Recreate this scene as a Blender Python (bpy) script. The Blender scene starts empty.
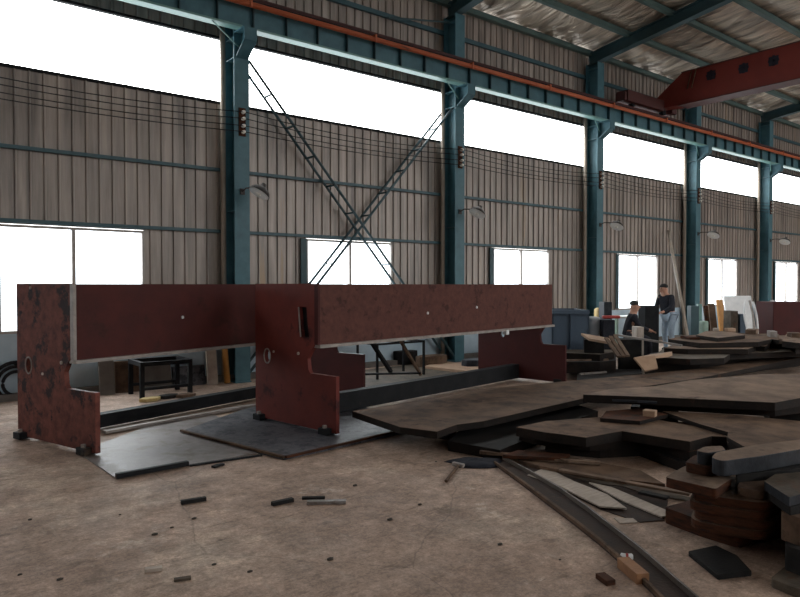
import bpy, bmesh, math, random
from mathutils import Vector, Matrix
random.seed(7)
SC = bpy.context.scene
C = SC.collection
PI = math.pi
# ------------------------------------------------------------------ camera frame (X runs along the wall, Y towards it)
TH = math.radians(52.0); PIT = math.atan(13.5/664)
CAM = Vector((0, 0, 1.65))
F0 = Vector((math.cos(TH), math.sin(TH), 0)); R0 = Vector((math.sin(TH), -math.cos(TH), 0)); Z0 = Vector((0, 0, 1))
FW = F0*math.cos(PIT) - Z0*math.sin(PIT); UP = F0*math.sin(PIT) + Z0*math.cos(PIT)
def ray(px, py): return R0*((px-400)/664) + UP*((298.5-py)/664) + FW
def FZ(px, py, z=0.0):            # point of the horizontal plane at height z
    d = ray(px, py); return CAM + d*((z-CAM.z)/d.z)
def WY(px, py, Y):                # point of the plane parallel to the long wall
    d = ray(px, py); return CAM + d*(Y/d.y)
def GL(rt, t, z=0.0):             # metres to the right / ahead of where the photographer stands
    p = R0*rt + F0*t; return Vector((p.x, p.y, z))
def DT(px, t, z=0.0):             # ground distance t ahead, bearing of px
    return GL((px-400)/664*t, t, z)

# ------------------------------------------------------------------ mesh helpers
class MB:
    def __init__(s): s.bm = bmesh.new()
    def hexa(s, p):               # 8 corners: bottom 4 (ccw) then top 4
        v = [s.bm.verts.new(q) for q in p]
        for f in ((3,2,1,0),(4,5,6,7),(0,1,5,4),(1,2,6,5),(2,3,7,6),(3,0,4,7)): s.bm.faces.new([v[i] for i in f])
        return s
    def box(s, c, d, rz=0.0):
        c = Vector(c); a = Vector((math.cos(rz), math.sin(rz), 0))*d[0]/2; b = Vector((-math.sin(rz), math.cos(rz), 0))*d[1]/2; h = Z0*d[2]/2
        return s.hexa([c-a-b-h, c+a-b-h, c+a+b-h, c-a+b-h, c-a-b+h, c+a-b+h, c+a+b+h, c-a+b+h])
    def ext(s, x0, x1, y0, y1, z0, z1): return s.box(((x0+x1)/2,(y0+y1)/2,(z0+z1)/2),(abs(x1-x0),abs(y1-y0),abs(z1-z0)))
    def bar(s, p, q, w, h, ref=Z0):
        p, q = Vector(p), Vector(q); d = (q-p).normalized(); a = d.cross(ref)
        if a.length < 1e-4: a = d.cross(Vector((1,0,0)))
        a.normalize(); b = a.cross(d).normalized(); a *= w/2; b *= h/2
        return s.hexa([p-a-b, p+a-b, q+a-b, q-a-b, p-a+b, p+a+b, q+a+b, q-a+b])
    def tube(s, pts, r, n=10, caps=True):
        pts = [Vector(p) for p in pts]; rings = []
        for i, p in enumerate(pts):
            d = (pts[min(i+1,len(pts)-1)]-pts[max(i-1,0)]).normalized()
            a = d.cross(Z0)
            if a.length < 1e-3: a = d.cross(Vector((1,0,0)))
            a.normalize(); b = d.cross(a); rr = r[i] if isinstance(r,(list,tuple)) else r
            rings.append([s.bm.verts.new(p+(a*math.cos(2*PI*k/n)+b*math.sin(2*PI*k/n))*rr) for k in range(n)])
        for u, v in zip(rings, rings[1:]):
            for k in range(n): s.bm.faces.new((u[k],u[(k+1)%n],v[(k+1)%n],v[k]))
        if caps: s.bm.faces.new(rings[0][::-1]); s.bm.faces.new(rings[-1])
        return s
    def prism(s, top, th, down=None):
        down = down or Vector((0,0,-th)); top = [Vector(p) for p in top]
        a = [s.bm.verts.new(p) for p in top]; b = [s.bm.verts.new(p+down) for p in top]
        s.bm.faces.new(a); s.bm.faces.new(b[::-1]); n = len(a)
        for i in range(n): s.bm.faces.new((a[i], b[i], b[(i+1)%n], a[(i+1)%n]))
        return s
    def holed(s, outer, holes, org, u, w, nrm, th):     # flat outline with holes in the (u, w) plane, thickness along nrm
        for side in (0, 1):
            es = []
            for lp in [outer]+holes:
                vs = [s.bm.verts.new(org+u*a+w*b+nrm*(th*side)) for a, b in lp]
                es += [s.bm.edges.new((vs[i], vs[(i+1)%len(vs)])) for i in range(len(vs))]
            bmesh.ops.triangle_fill(s.bm, use_beauty=True, use_dissolve=False, edges=es)
        for lp in [outer]+holes:
            n = len(lp)
            for i in range(n):
                (a,b),(c,d) = lp[i], lp[(i+1)%n]
                s.bm.faces.new([s.bm.verts.new(q) for q in (org+u*a+w*b, org+u*c+w*d, org+u*c+w*d+nrm*th, org+u*a+w*b+nrm*th)])
        bmesh.ops.remove_doubles(s.bm, verts=s.bm.verts, dist=1e-5)
        return s
    def build(s, name, mat, parent=None, bevel=0.0, smooth=False, origin=None, side=None):
        bmesh.ops.recalc_face_normals(s.bm, faces=s.bm.faces)
        base = Vector(parent_loc(parent)) if parent else (Vector(origin) if origin is not None else center(s.bm))
        for v in s.bm.verts: v.co -= base
        me = bpy.data.meshes.new(name); s.bm.to_mesh(me); s.bm.free()
        o = bpy.data.objects.new(name, me); C.objects.link(o)
        if parent: o.parent = parent
        else: o.location = base
        me.materials.append(M[mat] if isinstance(mat, str) else mat)
        if side:                  # torch-cut edges and underside of a plate, darkened to take in their shade
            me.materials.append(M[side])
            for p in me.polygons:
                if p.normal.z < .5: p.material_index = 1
        if smooth:
            for p in me.polygons: p.use_smooth = True
        if bevel:
            b = o.modifiers.new('bevel','BEVEL'); b.width = bevel; b.segments = 2; b.limit_method = 'ANGLE'; b.angle_limit = math.radians(35)
        return o
def center(bm):
    n = len(bm.verts); c = Vector()
    for v in bm.verts: c += v.co
    c /= n; c.z = min(v.co.z for v in bm.verts); return c
def parent_loc(p):
    l = Vector(p.location)
    while p.parent: p = p.parent; l += Vector(p.location)
    return l
def tag(o, label=None, cat=None, group=None, kind=None):
    if label: o['label'] = label
    if cat: o['category'] = cat
    if group: o['group'] = group
    if kind: o['kind'] = kind
    return o
def empty(name, loc, label, cat, group=None):
    o = bpy.data.objects.new(name, None); C.objects.link(o); o.location = loc; o.empty_display_size = .1
    return tag(o, label, cat, group)
def copy_tree(o, parent=None):
    c = o.copy(); C.objects.link(c)
    if parent: c.parent = parent
    for ch in list(o.children): copy_tree(ch, c)
    return c

# ------------------------------------------------------------------ materials
M = {}
def mat(name, c1, c2, scale=6.0, rough=.7, metal=0.0, bump=.2, c3=None, spot=.62, stretch=(1,1,1), detail=6.0, rvar=.15, fine=60.0, spec=.5):
    m = bpy.data.materials.new(name); m.use_nodes = True; nt = m.node_tree; N = nt.nodes; L = nt.links
    b = N['Principled BSDF']; tc = N.new('ShaderNodeTexCoord'); mp = N.new('ShaderNodeMapping'); mp.inputs['Scale'].default_value = stretch
    L.new(tc.outputs['Object'], mp.inputs[0])
    n1 = N.new('ShaderNodeTexNoise'); n1.inputs['Scale'].default_value = scale; n1.inputs['Detail'].default_value = detail; n1.inputs['Roughness'].default_value = .65
    L.new(mp.outputs[0], n1.inputs['Vector'])
    rp = N.new('ShaderNodeValToRGB'); rp.color_ramp.elements[0].position = .32; rp.color_ramp.elements[1].position = .68
    rp.color_ramp.elements[0].color = (*c1,1); rp.color_ramp.elements[1].color = (*c2,1)
    L.new(n1.outputs['Fac'], rp.inputs[0]); col = rp.outputs[0]
    if c3:
        n2 = N.new('ShaderNodeTexNoise'); n2.inputs['Scale'].default_value = scale*.45; n2.inputs['Detail'].default_value = 8; n2.inputs['Roughness'].default_value = .7
        mp2 = N.new('ShaderNodeMapping'); mp2.inputs['Location'].default_value = (3.1,7.7,1.3); mp2.inputs['Scale'].default_value = stretch
        L.new(tc.outputs['Object'], mp2.inputs[0]); L.new(mp2.outputs[0], n2.inputs['Vector'])
        r2 = N.new('ShaderNodeValToRGB'); r2.color_ramp.elements[0].position = spot; r2.color_ramp.elements[1].position = min(1, spot+.07)
        L.new(n2.outputs['Fac'], r2.inputs[0]); mx = N.new('ShaderNodeMix'); mx.data_type = 'RGBA'
        L.new(r2.outputs[0], mx.inputs[0]); L.new(col, mx.inputs[6]); mx.inputs[7].default_value = (*c3,1); col = mx.outputs[2]
    L.new(col, b.inputs['Base Color'])
    b.inputs['Metallic'].default_value = metal; b.inputs['Specular IOR Level'].default_value = .15 if name in ('steel_dark','mill_dark','edge_dark','rust_dark','rust_brown','rust_tan','rust_grey','rust_red','maroon','rubber','cloth_dark','red_oxide','red_worn','beam_red','beam_brown','mill_blue','rust_red') else spec
    mr = N.new('ShaderNodeMapRange'); mr.inputs['To Min'].default_value = max(.03, rough-rvar); mr.inputs['To Max'].default_value = min(1, rough+rvar)
    L.new(n1.outputs['Fac'], mr.inputs['Value']); L.new(mr.outputs[0], b.inputs['Roughness'])
    if bump:
        n3 = N.new('ShaderNodeTexNoise'); n3.inputs['Scale'].default_value = fine; n3.inputs['Detail'].default_value = 4
        L.new(mp.outputs[0], n3.inputs['Vector'])
        bp = N.new('ShaderNodeBump'); bp.inputs['Strength'].default_value = bump; bp.inputs['Distance'].default_value = .01
        L.new(n3.outputs['Fac'], bp.inputs['Height']); L.new(bp.outputs[0], b.inputs['Normal'])
    M[name] = m; return m
mat('teal', (.035,.11,.145), (.065,.175,.215), 3, .5, 0, .1, (.05,.07,.07), .68)
mat('teal_pale', (.12,.27,.26), (.20,.36,.33), 4, .45, 0, .1, (.30,.24,.14), .66)
mat('steel_dark', (.008,.009,.011), (.02,.021,.023), 5, .7, .1, .3, (.05,.035,.025), .62)
mat('rafter', (.02,.055,.07), (.035,.085,.10), 3, .55, 0, .1)
mat('rail_teal', (.028,.075,.095), (.045,.11,.135), 3, .5, 0, .1)
mat('purlin', (.05,.10,.10), (.08,.14,.135), 3, .5, 0, .1)
mat('orange', (.36,.075,.025), (.50,.13,.05), 3, .55, 0, .2, (.15,.05,.03), .62, (.5,4,4))
mat('girder_red', (.16,.022,.016), (.20,.03,.02), 2, .5, 0, .05, (.10,.02,.015), .66)
mat('truck_red', (.05,.016,.015), (.08,.02,.018), 4, .6, 0, .1)
mat('red_oxide', (.11,.026,.022), (.165,.036,.029), 3.5, .6, 0, .15, (.05,.016,.016), .57)
mat('red_worn', (.075,.022,.018), (.20,.068,.052), 9, .65, 0, .3, (.028,.017,.018), .53)
mat('beam_red', (.060,.017,.016), (.088,.024,.021), 3, .6, 0, .15, (.05,.018,.016), .57)
mat('lip_steel', (.06,.05,.042), (.17,.14,.12), 2.5, .5, .2, .3)
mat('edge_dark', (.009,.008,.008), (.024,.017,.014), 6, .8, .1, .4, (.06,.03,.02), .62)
mat('rust_dark', (.028,.022,.02), (.06,.04,.032), 6, .75, .1, .4, (.10,.05,.03), .62)
mat('beam_brown', (.08,.032,.026), (.13,.052,.042), 14, .65, 0, .3, (.06,.024,.02), .56)
mat('maroon', (.045,.012,.012), (.065,.016,.015), 3, .6, 0, .15, (.03,.012,.012), .6)
mat('worn_edge', (.20,.18,.17), (.36,.32,.29), 9, .5, .2, .2, (.10,.05,.03), .62)
mat('rust_brown', (.05,.032,.023), (.19,.122,.083), 3.5, .8, .1, .5, (.045,.028,.022), .58, (1,1,1), 8)
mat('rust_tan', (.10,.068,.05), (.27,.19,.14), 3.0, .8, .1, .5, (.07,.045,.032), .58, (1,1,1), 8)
mat('rust_grey', (.038,.031,.025), (.14,.112,.086), 4, .72, .2, .4, (.08,.042,.025), .6)
mat('rust_red', (.02,.012,.009), (.10,.036,.018), 7, .8, .1, .5, (.03,.02,.02), .57, (1,1,5))
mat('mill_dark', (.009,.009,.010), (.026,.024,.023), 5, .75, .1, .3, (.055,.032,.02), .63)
mat('mill_blue', (.016,.019,.024), (.050,.054,.064), 6, .5, .3, .2, (.03,.03,.03), .6)
mat('sheet_blue', (.03,.034,.045), (.13,.13,.145), 16, .55, .2, .35, (.02,.024,.034), .5)
mat('sheet_pale', (.12,.105,.10), (.25,.225,.22), 7, .5, .1, .3, (.12,.095,.08), .52)
mat('wood_pale', (.32,.265,.22), (.50,.43,.37), 5, .75, 0, .3, None, .6, (1,6,1))
mat('wood_tan', (.30,.19,.12), (.42,.28,.19), 5, .75, 0, .3, (.16,.09,.06), .64)
mat('wood_orange', (.20,.09,.04), (.32,.16,.075), 9, .7, 0, .3, (.22,.07,.03), .6)
mat('blue_box', (.035,.06,.095), (.05,.08,.12), 3, .6, 0, .1, (.03,.03,.04), .6)
mat('grey_cloth', (.28,.31,.34), (.40,.42,.44), 5, .85, 0, .2)
mat('yellow', (.45,.33,.13), (.58,.44,.20), 5, .7, 0, .2)
mat('orange_paint', (.42,.19,.04), (.55,.26,.06), 5, .5, 0, .1)
mat('white_paint', (.62,.64,.66), (.75,.76,.77), 5, .5, 0, .05)
mat('green_pale', (.20,.31,.26), (.32,.43,.36), 5, .6, 0, .1)
mat('red_bright', (.30,.02,.02), (.40,.04,.03), 5, .6, 0, .1)
mat('rubber', (.010,.010,.013), (.02,.02,.024), 5, .5, 0, .1)
mat('wall_blue', (.38,.50,.60), (.50,.62,.70), 2.5, .8, 0, .2, (.52,.58,.60), .62)
mat('concrete_grey', (.12,.11,.10), (.19,.17,.155), 4, .9, 0, .5)
mat('frame_grey', (.30,.27,.25), (.42,.38,.35), 6, .5, 0, .05)
mat('porcelain', (.7,.68,.62), (.8,.78,.72), 5, .3, 0, 0)
mat('lamp_shell', (.035,.03,.03), (.05,.045,.045), 5, .5, .3, .05)
mat('lamp_inside', (.78,.78,.76), (.86,.86,.84), 5, .25, 0, 0)
mat('downpipe', (.26,.22,.18), (.38,.32,.26), 3, .6, 0, .05)
mat('skin', (.42,.22,.15), (.50,.27,.19), 5, .6, 0, 0)
mat('cloth_dark', (.018,.02,.028), (.035,.036,.045), 9, .9, 0, .2)
mat('denim_pale', (.26,.34,.44), (.38,.47,.57), 7, .9, 0, .2)
mat('hair', (.008,.007,.007), (.015,.013,.012), 20, .7, 0, .2)
mat('navy', (.012,.014,.03), (.03,.025,.035), 30, .6, 0, 0)
mat('soil', (.03,.025,.022), (.07,.055,.045), 10, .95, 0, .5)

# corrugated sheet: brown grey with vertical streaks and staggered rusty staining
m = mat('sheeting', (.16,.14,.13), (.46,.40,.355), 1.8, .42, .2, .05, (.34,.25,.17), .60, (3.2,3.2,.20), 9, .15)
# glass that lets daylight straight through
def glass(name, tint, gl):
    m = bpy.data.materials.new(name); m.use_nodes = True; nt = m.node_tree; N = nt.nodes; L = nt.links
    N.remove(N['Principled BSDF']); t = N.new('ShaderNodeBsdfTransparent'); g = N.new('ShaderNodeBsdfGlossy'); g.inputs['Roughness'].default_value = .08
    t.inputs[0].default_value = (*tint,1); mx = N.new('ShaderNodeMixShader'); mx.inputs[0].default_value = gl
    L.new(t.outputs[0], mx.inputs[1]); L.new(g.outputs[0], mx.inputs[2]); L.new(mx.outputs[0], N['Material Output'].inputs[0]); M[name] = m
glass('pane_glass', (.93,.97,1.0), .05); glass('skylight_sheet', (.95,.97,.98), .04)
# floor
def floor_mat():
    m = bpy.data.materials.new('floor_concrete'); m.use_nodes = True; nt = m.node_tree; N = nt.nodes; L = nt.links; b = N['Principled BSDF']
    tc = N.new('ShaderNodeTexCoord')
    def noise(s, d=8, r=.65, loc=(0,0,0), sc=(1,1,1), rot=0):
        mp = N.new('ShaderNodeMapping'); mp.inputs['Location'].default_value = loc; mp.inputs['Scale'].default_value = sc; mp.inputs['Rotation'].default_value = (0,0,rot)
        L.new(tc.outputs['Object'], mp.inputs[0]); n = N.new('ShaderNodeTexNoise'); n.inputs['Scale'].default_value = s; n.inputs['Detail'].default_value = d; n.inputs['Roughness'].default_value = r
        L.new(mp.outputs[0], n.inputs['Vector']); return n.outputs['Fac']
    def ramp(f, p0, p1, c0=(0,0,0), c1=(1,1,1)):
        r = N.new('ShaderNodeValToRGB'); r.color_ramp.elements[0].position = p0; r.color_ramp.elements[1].position = p1
        r.color_ramp.elements[0].color = (*c0,1); r.color_ramp.elements[1].color = (*c1,1); L.new(f, r.inputs[0]); return r.outputs[0]
    def mix(f, a, c):
        x = N.new('ShaderNodeMix'); x.data_type = 'RGBA'; L.new(f, x.inputs[0]); L.new(a, x.inputs[6]); x.inputs[7].default_value = (*c,1); return x.outputs[2]
    col = ramp(noise(.9), .3, .7, (.22,.148,.110), (.38,.275,.215))
    col = mix(ramp(noise(.55, 9, .7, (5,2,0)), .54, .66), col, (.42,.325,.255))
    col = mix(ramp(noise(2.0, 10, .78, (1,9,0), (1,3.0,1), .12), .56, .68), col, (.14,.092,.064))
    col = mix(ramp(noise(1.4, 10, .8, (7,3,0)), .58, .70), col, (.48,.40,.335))
    col = mix(ramp(noise(8, 10, .85, (4,4,0)), .58, .70), col, (.10,.07,.053))
    col = mix(ramp(noise(26, 6, .7, (2,4,0), (1,1,1)), .66, .72), col, (.055,.042,.035))
    def grain(sc_, lo, hi, loc):
        nonlocal col
        x = N.new('ShaderNodeMix'); x.data_type = 'RGBA'; x.blend_type = 'MULTIPLY'; x.inputs[0].default_value = 1
        L.new(col, x.inputs[6]); L.new(ramp(noise(sc_, 6, .8, loc), .36, .64, (lo,)*3, (hi,)*3), x.inputs[7]); col = x.outputs[2]
    grain(18, .78, 1.3, (3,3,0)); grain(4.5, .75, 1.3, (8,1,0)); grain(55, .75, 1.3, (1,6,0)); grain(1.6, .82, 1.25, (2,7,0))
    dn = N.new('ShaderNodeTexNoise'); dn.inputs['Scale'].default_value = 1.3; dn.inputs['Detail'].default_value = 5; L.new(tc.outputs['Object'], dn.inputs['Vector'])
    ad = N.new('ShaderNodeMix'); ad.data_type = 'RGBA'; ad.inputs[0].default_value = .22; L.new(tc.outputs['Object'], ad.inputs[6]); L.new(dn.outputs['Color'], ad.inputs[7])
    vo = N.new('ShaderNodeTexVoronoi'); vo.feature = 'DISTANCE_TO_EDGE'; vo.inputs['Scale'].default_value = .55; L.new(ad.outputs[2], vo.inputs['Vector'])
    col = mix(ramp(vo.outputs['Distance'], .0012, .0035, (.45,)*3, (0,)*3), col, (.09,.065,.052))
    sc_ = noise(3.2, 7, .75, (6,2,0), (1,5.5,1), -.32); col = mix(ramp(sc_, .57, .66, (0,)*3, (.75,)*3), col, (.15,.10,.072))
    sc_ = noise(2.2, 7, .75, (1,2,0), (5,1,1), .5); col = mix(ramp(sc_, .58, .68, (0,)*3, (.6,)*3), col, (.44,.35,.28))
    L.new(col, b.inputs['Base Color']); L.new(ramp(noise(3), .3, .7, (.62,)*3, (.9,)*3), b.inputs['Roughness'])
    bp = N.new('ShaderNodeBump'); bp.inputs['Strength'].default_value = .55; bp.inputs['Distance'].default_value = .02
    L.new(noise(9, 10, .75), bp.inputs['Height']); L.new(bp.outputs[0], b.inputs['Normal']); M['floor'] = m
floor_mat()
# silver foil insulation under the roof
def foil_mat():
    m = bpy.data.materials.new('roof_foil'); m.use_nodes = True; nt = m.node_tree; N = nt.nodes; L = nt.links; b = N['Principled BSDF']
    tc = N.new('ShaderNodeTexCoord'); mp = N.new('ShaderNodeMapping'); mp.inputs['Rotation'].default_value = (0,0,.6); mp.inputs['Scale'].default_value = (1.5,.35,1)
    L.new(tc.outputs['Object'], mp.inputs[0]); n = N.new('ShaderNodeTexNoise'); n.inputs['Scale'].default_value = 2.4; n.inputs['Detail'].default_value = 7; n.inputs['Distortion'].default_value = .8
    L.new(mp.outputs[0], n.inputs['Vector'])
    r = N.new('ShaderNodeValToRGB'); r.color_ramp.elements[0].position = .3; r.color_ramp.elements[1].position = .7
    r.color_ramp.elements[0].color = (.20,.17,.14,1); r.color_ramp.elements[1].color = (.85,.75,.62,1)  # pale warm streaks put the wrinkle highlights into the foil colour
    L.new(n.outputs['Fac'], r.inputs[0]); L.new(r.outputs[0], b.inputs['Base Color'])
    b.inputs['Metallic'].default_value = .6; b.inputs['Roughness'].default_value = .30
    bp = N.new('ShaderNodeBump'); bp.inputs['Strength'].default_value = 1.0; bp.inputs['Distance'].default_value = .2
    L.new(n.outputs['Fac'], bp.inputs['Height']); L.new(bp.outputs[0], b.inputs['Normal']); M['foil'] = m
foil_mat()

# ------------------------------------------------------------------ the building
YW = 10.95; XL, XR, YF = -7.0, 41.0, -10.95
SLOPE = .136; ZE = 7.78
SX0, SZ0, SZ1 = XL, 4.78, 5.87           # high daylight strip
WX = [1.34+5*i for i in range(-1, 8)]    # windows, 1.96 wide
WZ0, WZ1 = .99, 2.50
GATES = [(17,22),(28,36)]
SKY = [(12,18),(24,30)]; SKY_Y = (-7.5,-3.5)
def struct(o): o['kind'] = 'structure'; return o
mb = MB(); mb.ext(XL-.3, XR+.3, YF-.3, YW+.3, -.2, 0); struct(mb.build('floor', 'floor', origin=(0,0,0)))
def corrug(mb, x0, x1, z0, z1, y=YW, sgn=-1):
    # ribbed sheet: narrow raised ribs every 0.19 m
    k = math.floor(x0/.19); pts = [(x0, 0)]
    while k*.19 < x1:
        for dx, dy in ((.0,0),(.010,.03),(.026,.03),(.036,0)):
            x = k*.19+dx
            if x0 < x < x1: pts.append((x, dy))
        k += 1
    pts.append((x1, 0)); bm = mb.bm
    lo = [bm.verts.new((x, y+sgn*d, z0)) for x, d in pts]; hi = [bm.verts.new((x, y+sgn*d, z1)) for x, d in pts]
    lo2 = [bm.verts.new((x, y-sgn*.05, z0)) for x in (x0, x1)]; hi2 = [bm.verts.new((x, y-sgn*.05, z1)) for x in (x0, x1)]
    for i in range(len(pts)-1): bm.faces.new((lo[i], lo[i+1], hi[i+1], hi[i]))
    bm.faces.new((lo2[0], hi2[0], hi2[1], lo2[1]))
    bm.faces.new([lo2[0]]+[lo2[1]]+lo[::-1]); bm.faces.new([hi2[1]]+[hi2[0]]+hi)
    bm.faces.new((lo2[0], lo[0], hi[0], hi2[0])); bm.faces.new((lo2[1], hi2[1], hi[-1], lo[-1]))
def long_wall(y, sgn, name):
    mb = MB()
    if y < 0:                      # unseen side behind the camera: gateways added and strip heightened to let in light
        corrug(mb, XL, XR, 4.2, SZ0, y, sgn); corrug(mb, XL, XR, 6.6, ZE+.02, y, sgn)
        g = [XL]+[v for a, b in GATES for v in (a, b)]+[XR]
        for i in range(0, len(g), 2): corrug(mb, g[i], g[i+1], 0, 4.2, y, sgn)
        return struct(mb.build(name, 'sheeting', origin=(0,0,0)))
    corrug(mb, XL, XR, WZ1+.03, SZ0, y, sgn); corrug(mb, XL, XR, SZ1, ZE+.02, y, sgn)
    xs = [XL] + [v for w in WX for v in (w-.04, w+2.0)] + [XR]
    for i in range(0, len(xs), 2):
        if xs[i+1]-xs[i] > .05: corrug(mb, xs[i], xs[i+1], WZ0-.04, WZ1+.03, y, sgn)
    o = struct(mb.build(name, 'sheeting', origin=(0,0,0)))
    return o
long_wall(YW, -1, 'wall_back'); long_wall(YF, 1, 'wall_front')
for y, s, n in ((YW, 1, 'trim_1'),):       # painted low brick wall under the sheeting
    mb = MB(); mb.ext(XL, XR, y-.02*s, y+.22*s, 0, WZ0-.04); struct(mb.build(n, 'wall_blue'))
mb = MB(); mb.ext(XL, XR, YW-.16, YW-.02, 0, .10); struct(mb.build('baseboard_back', 'concrete_grey'))
for x, n in ((XL-.1, 'wall_left'), (XR+.1, 'wall_right')):
    mb = MB(); z = ZE; pk = ZE+SLOPE*YW
    mb.prism([(x-.1, YF-.2, 0), (x-.1, YW+.2, 0), (x-.1, YW+.2, z), (x-.1, 0, pk), (x-.1, YF-.2, z)], 0, down=Vector((.2,0,0)))
    struct(mb.build(n, 'sheeting', origin=(0,0,0)))
# roof lining, sagging a little between the purlins
PY = [YW-.15-1.15*k for k in range(10)]
mb = MB(); bm = mb.bm; nx, ny = 192, 96; grid = []
for j in range(ny+1):
    y = YF + (YW-YF)*j/ny; row = []
    ay = abs(y); base = ZE+.06+SLOPE*(YW-ay)
    ph = ((YW-.15-ay)/1.15) % 1.0; sag = .055*math.sin(PI*ph)
    for i in range(nx+1):
        x = XL + (XR-XL)*i/nx
        row.append(bm.verts.new((x, y, base - sag*(1+.5*math.sin(x*1.9+ay*1.3)) + .012*math.sin(x*7.3+y*3.1))))
    grid.append(row)
for j in range(ny):
    for i in range(nx):
        xm = XL+(XR-XL)*(i+.5)/nx; ym = YF+(YW-YF)*(j+.5)/ny
        if SKY_Y[0] < ym < SKY_Y[1] and any(a < xm < b for a, b in SKY): continue
        bm.faces.new((grid[j][i], grid[j][i+1], grid[j+1][i+1], grid[j+1][i]))
o = mb.build('ceiling', 'foil', origin=(0,0,0), smooth=True); struct(o)
sd = o.modifiers.new('thick','SOLIDIFY'); sd.thickness = .05; sd.offset = 1

# high daylight strip and the windows
wn = 0
def strip(x0, x1, y, n):
    SZ1 = 5.87 if y > 0 else 6.6
    o = bpy.data.objects.new('window_%d' % n, None); C.objects.link(o); o.location = ((x0+x1)/2, y, SZ0); struct(o)
    mb = MB(); mb.ext(x0, x1, y+.015, y+.025, SZ0, SZ1); mb.build('pane', 'skylight_sheet', o)
    mb = MB(); mb.ext(x0, x1, y-.035, y+.04, SZ0-.03, SZ0+.015); mb.ext(x0, x1, y-.035, y+.04, SZ1-.015, SZ1+.03); mb.build('window_frame', 'steel_dark', o)
def window(x, y, n):
    o = bpy.data.objects.new('window_%d' % n, None); C.objects.link(o); o.location = (x+.98, y, WZ0); struct(o)
    mb = MB()
    for a, b in ((x-.04, x), (x+.93, x+.98), (x+1.96, x+2.0)): mb.ext(a, b, y-.03, y+.04, WZ0-.04, WZ1+.02)
    for a, b in ((WZ0-.04, WZ0), (WZ1-.02, WZ1+.02)): mb.ext(x, x+1.96, y-.028, y+.038, a, b)
    mb.build('window_frame', 'frame_grey', o)
    mb = MB(); mb.ext(x, x+1.96, y+.005, y+.012, WZ0, WZ1); mb.build('pane', 'pane_glass', o)
    if y > 0:
        mb = MB(); mb.ext(x-.17, x-.045, y-.06, y-.03, WZ0, WZ1+.02); mb.build('side_post', 'rafter', o)
for y in (YW, YF):
    s = 1 if y > 0 else -1
    b = XL
    for i in range(10):
        e = min(XR, b+4.8); wn += 1; strip(b, e, y if s > 0 else y, wn); b = e
        if b >= XR: break
    if s > 0:
        for w in WX: wn += 1; window(w, y, wn)

for a, b in SKY:                   # rooflights added in the unseen far slope, to light floor and back wall
    wn += 1; z1 = ZE+.10+SLOPE*(YW+SKY_Y[0]); z2 = ZE+.10+SLOPE*(YW+SKY_Y[1])
    mb = MB(); mb.hexa([(a-.3,SKY_Y[0]-.3,z1-.04),(b+.3,SKY_Y[0]-.3,z1-.04),(b+.3,SKY_Y[1]+.3,z2+.04),(a-.3,SKY_Y[1]+.3,z2+.04),(a-.3,SKY_Y[0]-.3,z1-.02),(b+.3,SKY_Y[0]-.3,z1-.02),(b+.3,SKY_Y[1]+.3,z2+.06),(a-.3,SKY_Y[1]+.3,z2+.06)])
    struct(mb.build('window_%d' % wn, 'skylight_sheet'))
# ------------------------------------------------------------------ girts, rafters, purlins
def girt(z, label, h=.055):
    mb = MB(); mb.ext(XL, XR, YW-.09, YW-.031, z-h/2, z+h/2)
    o = mb.build('wall_rail', 'rail_teal'); tag(o, label, 'rail')
girt(3.62, 'long thin teal rail across the wall midway between low windows and daylight strip')
girt(2.57, 'long thin teal rail across the wall right above the low windows')
girt(7.12, 'long thin teal rail across the high wall above the orange pipe', .09)
CX = [-.19+5*i for i in range(0, 9)]
cnames = {0:'hidden', 1:'leftmost and widest looking of the teal columns, crossed bracing starts at its top',
          2:'teal steel column on the right end of the crossed bracing', 3:'third teal steel column from the left, by the red crane beam end',
          4:'fourth teal steel column from the left, a pale pole leans beside it', 5:'rightmost teal steel column, far down the hall by white strips',}
rn = ['', '', 'dark teal roof rafter running up from the second column, nearest one in view',
      'long dark teal roof rafter rising across the foil ceiling above the crane beam', 'dark teal roof rafter mostly behind the red crane beam',
      'far dark teal roof rafter seen under the red crane beam at right edge']
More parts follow.
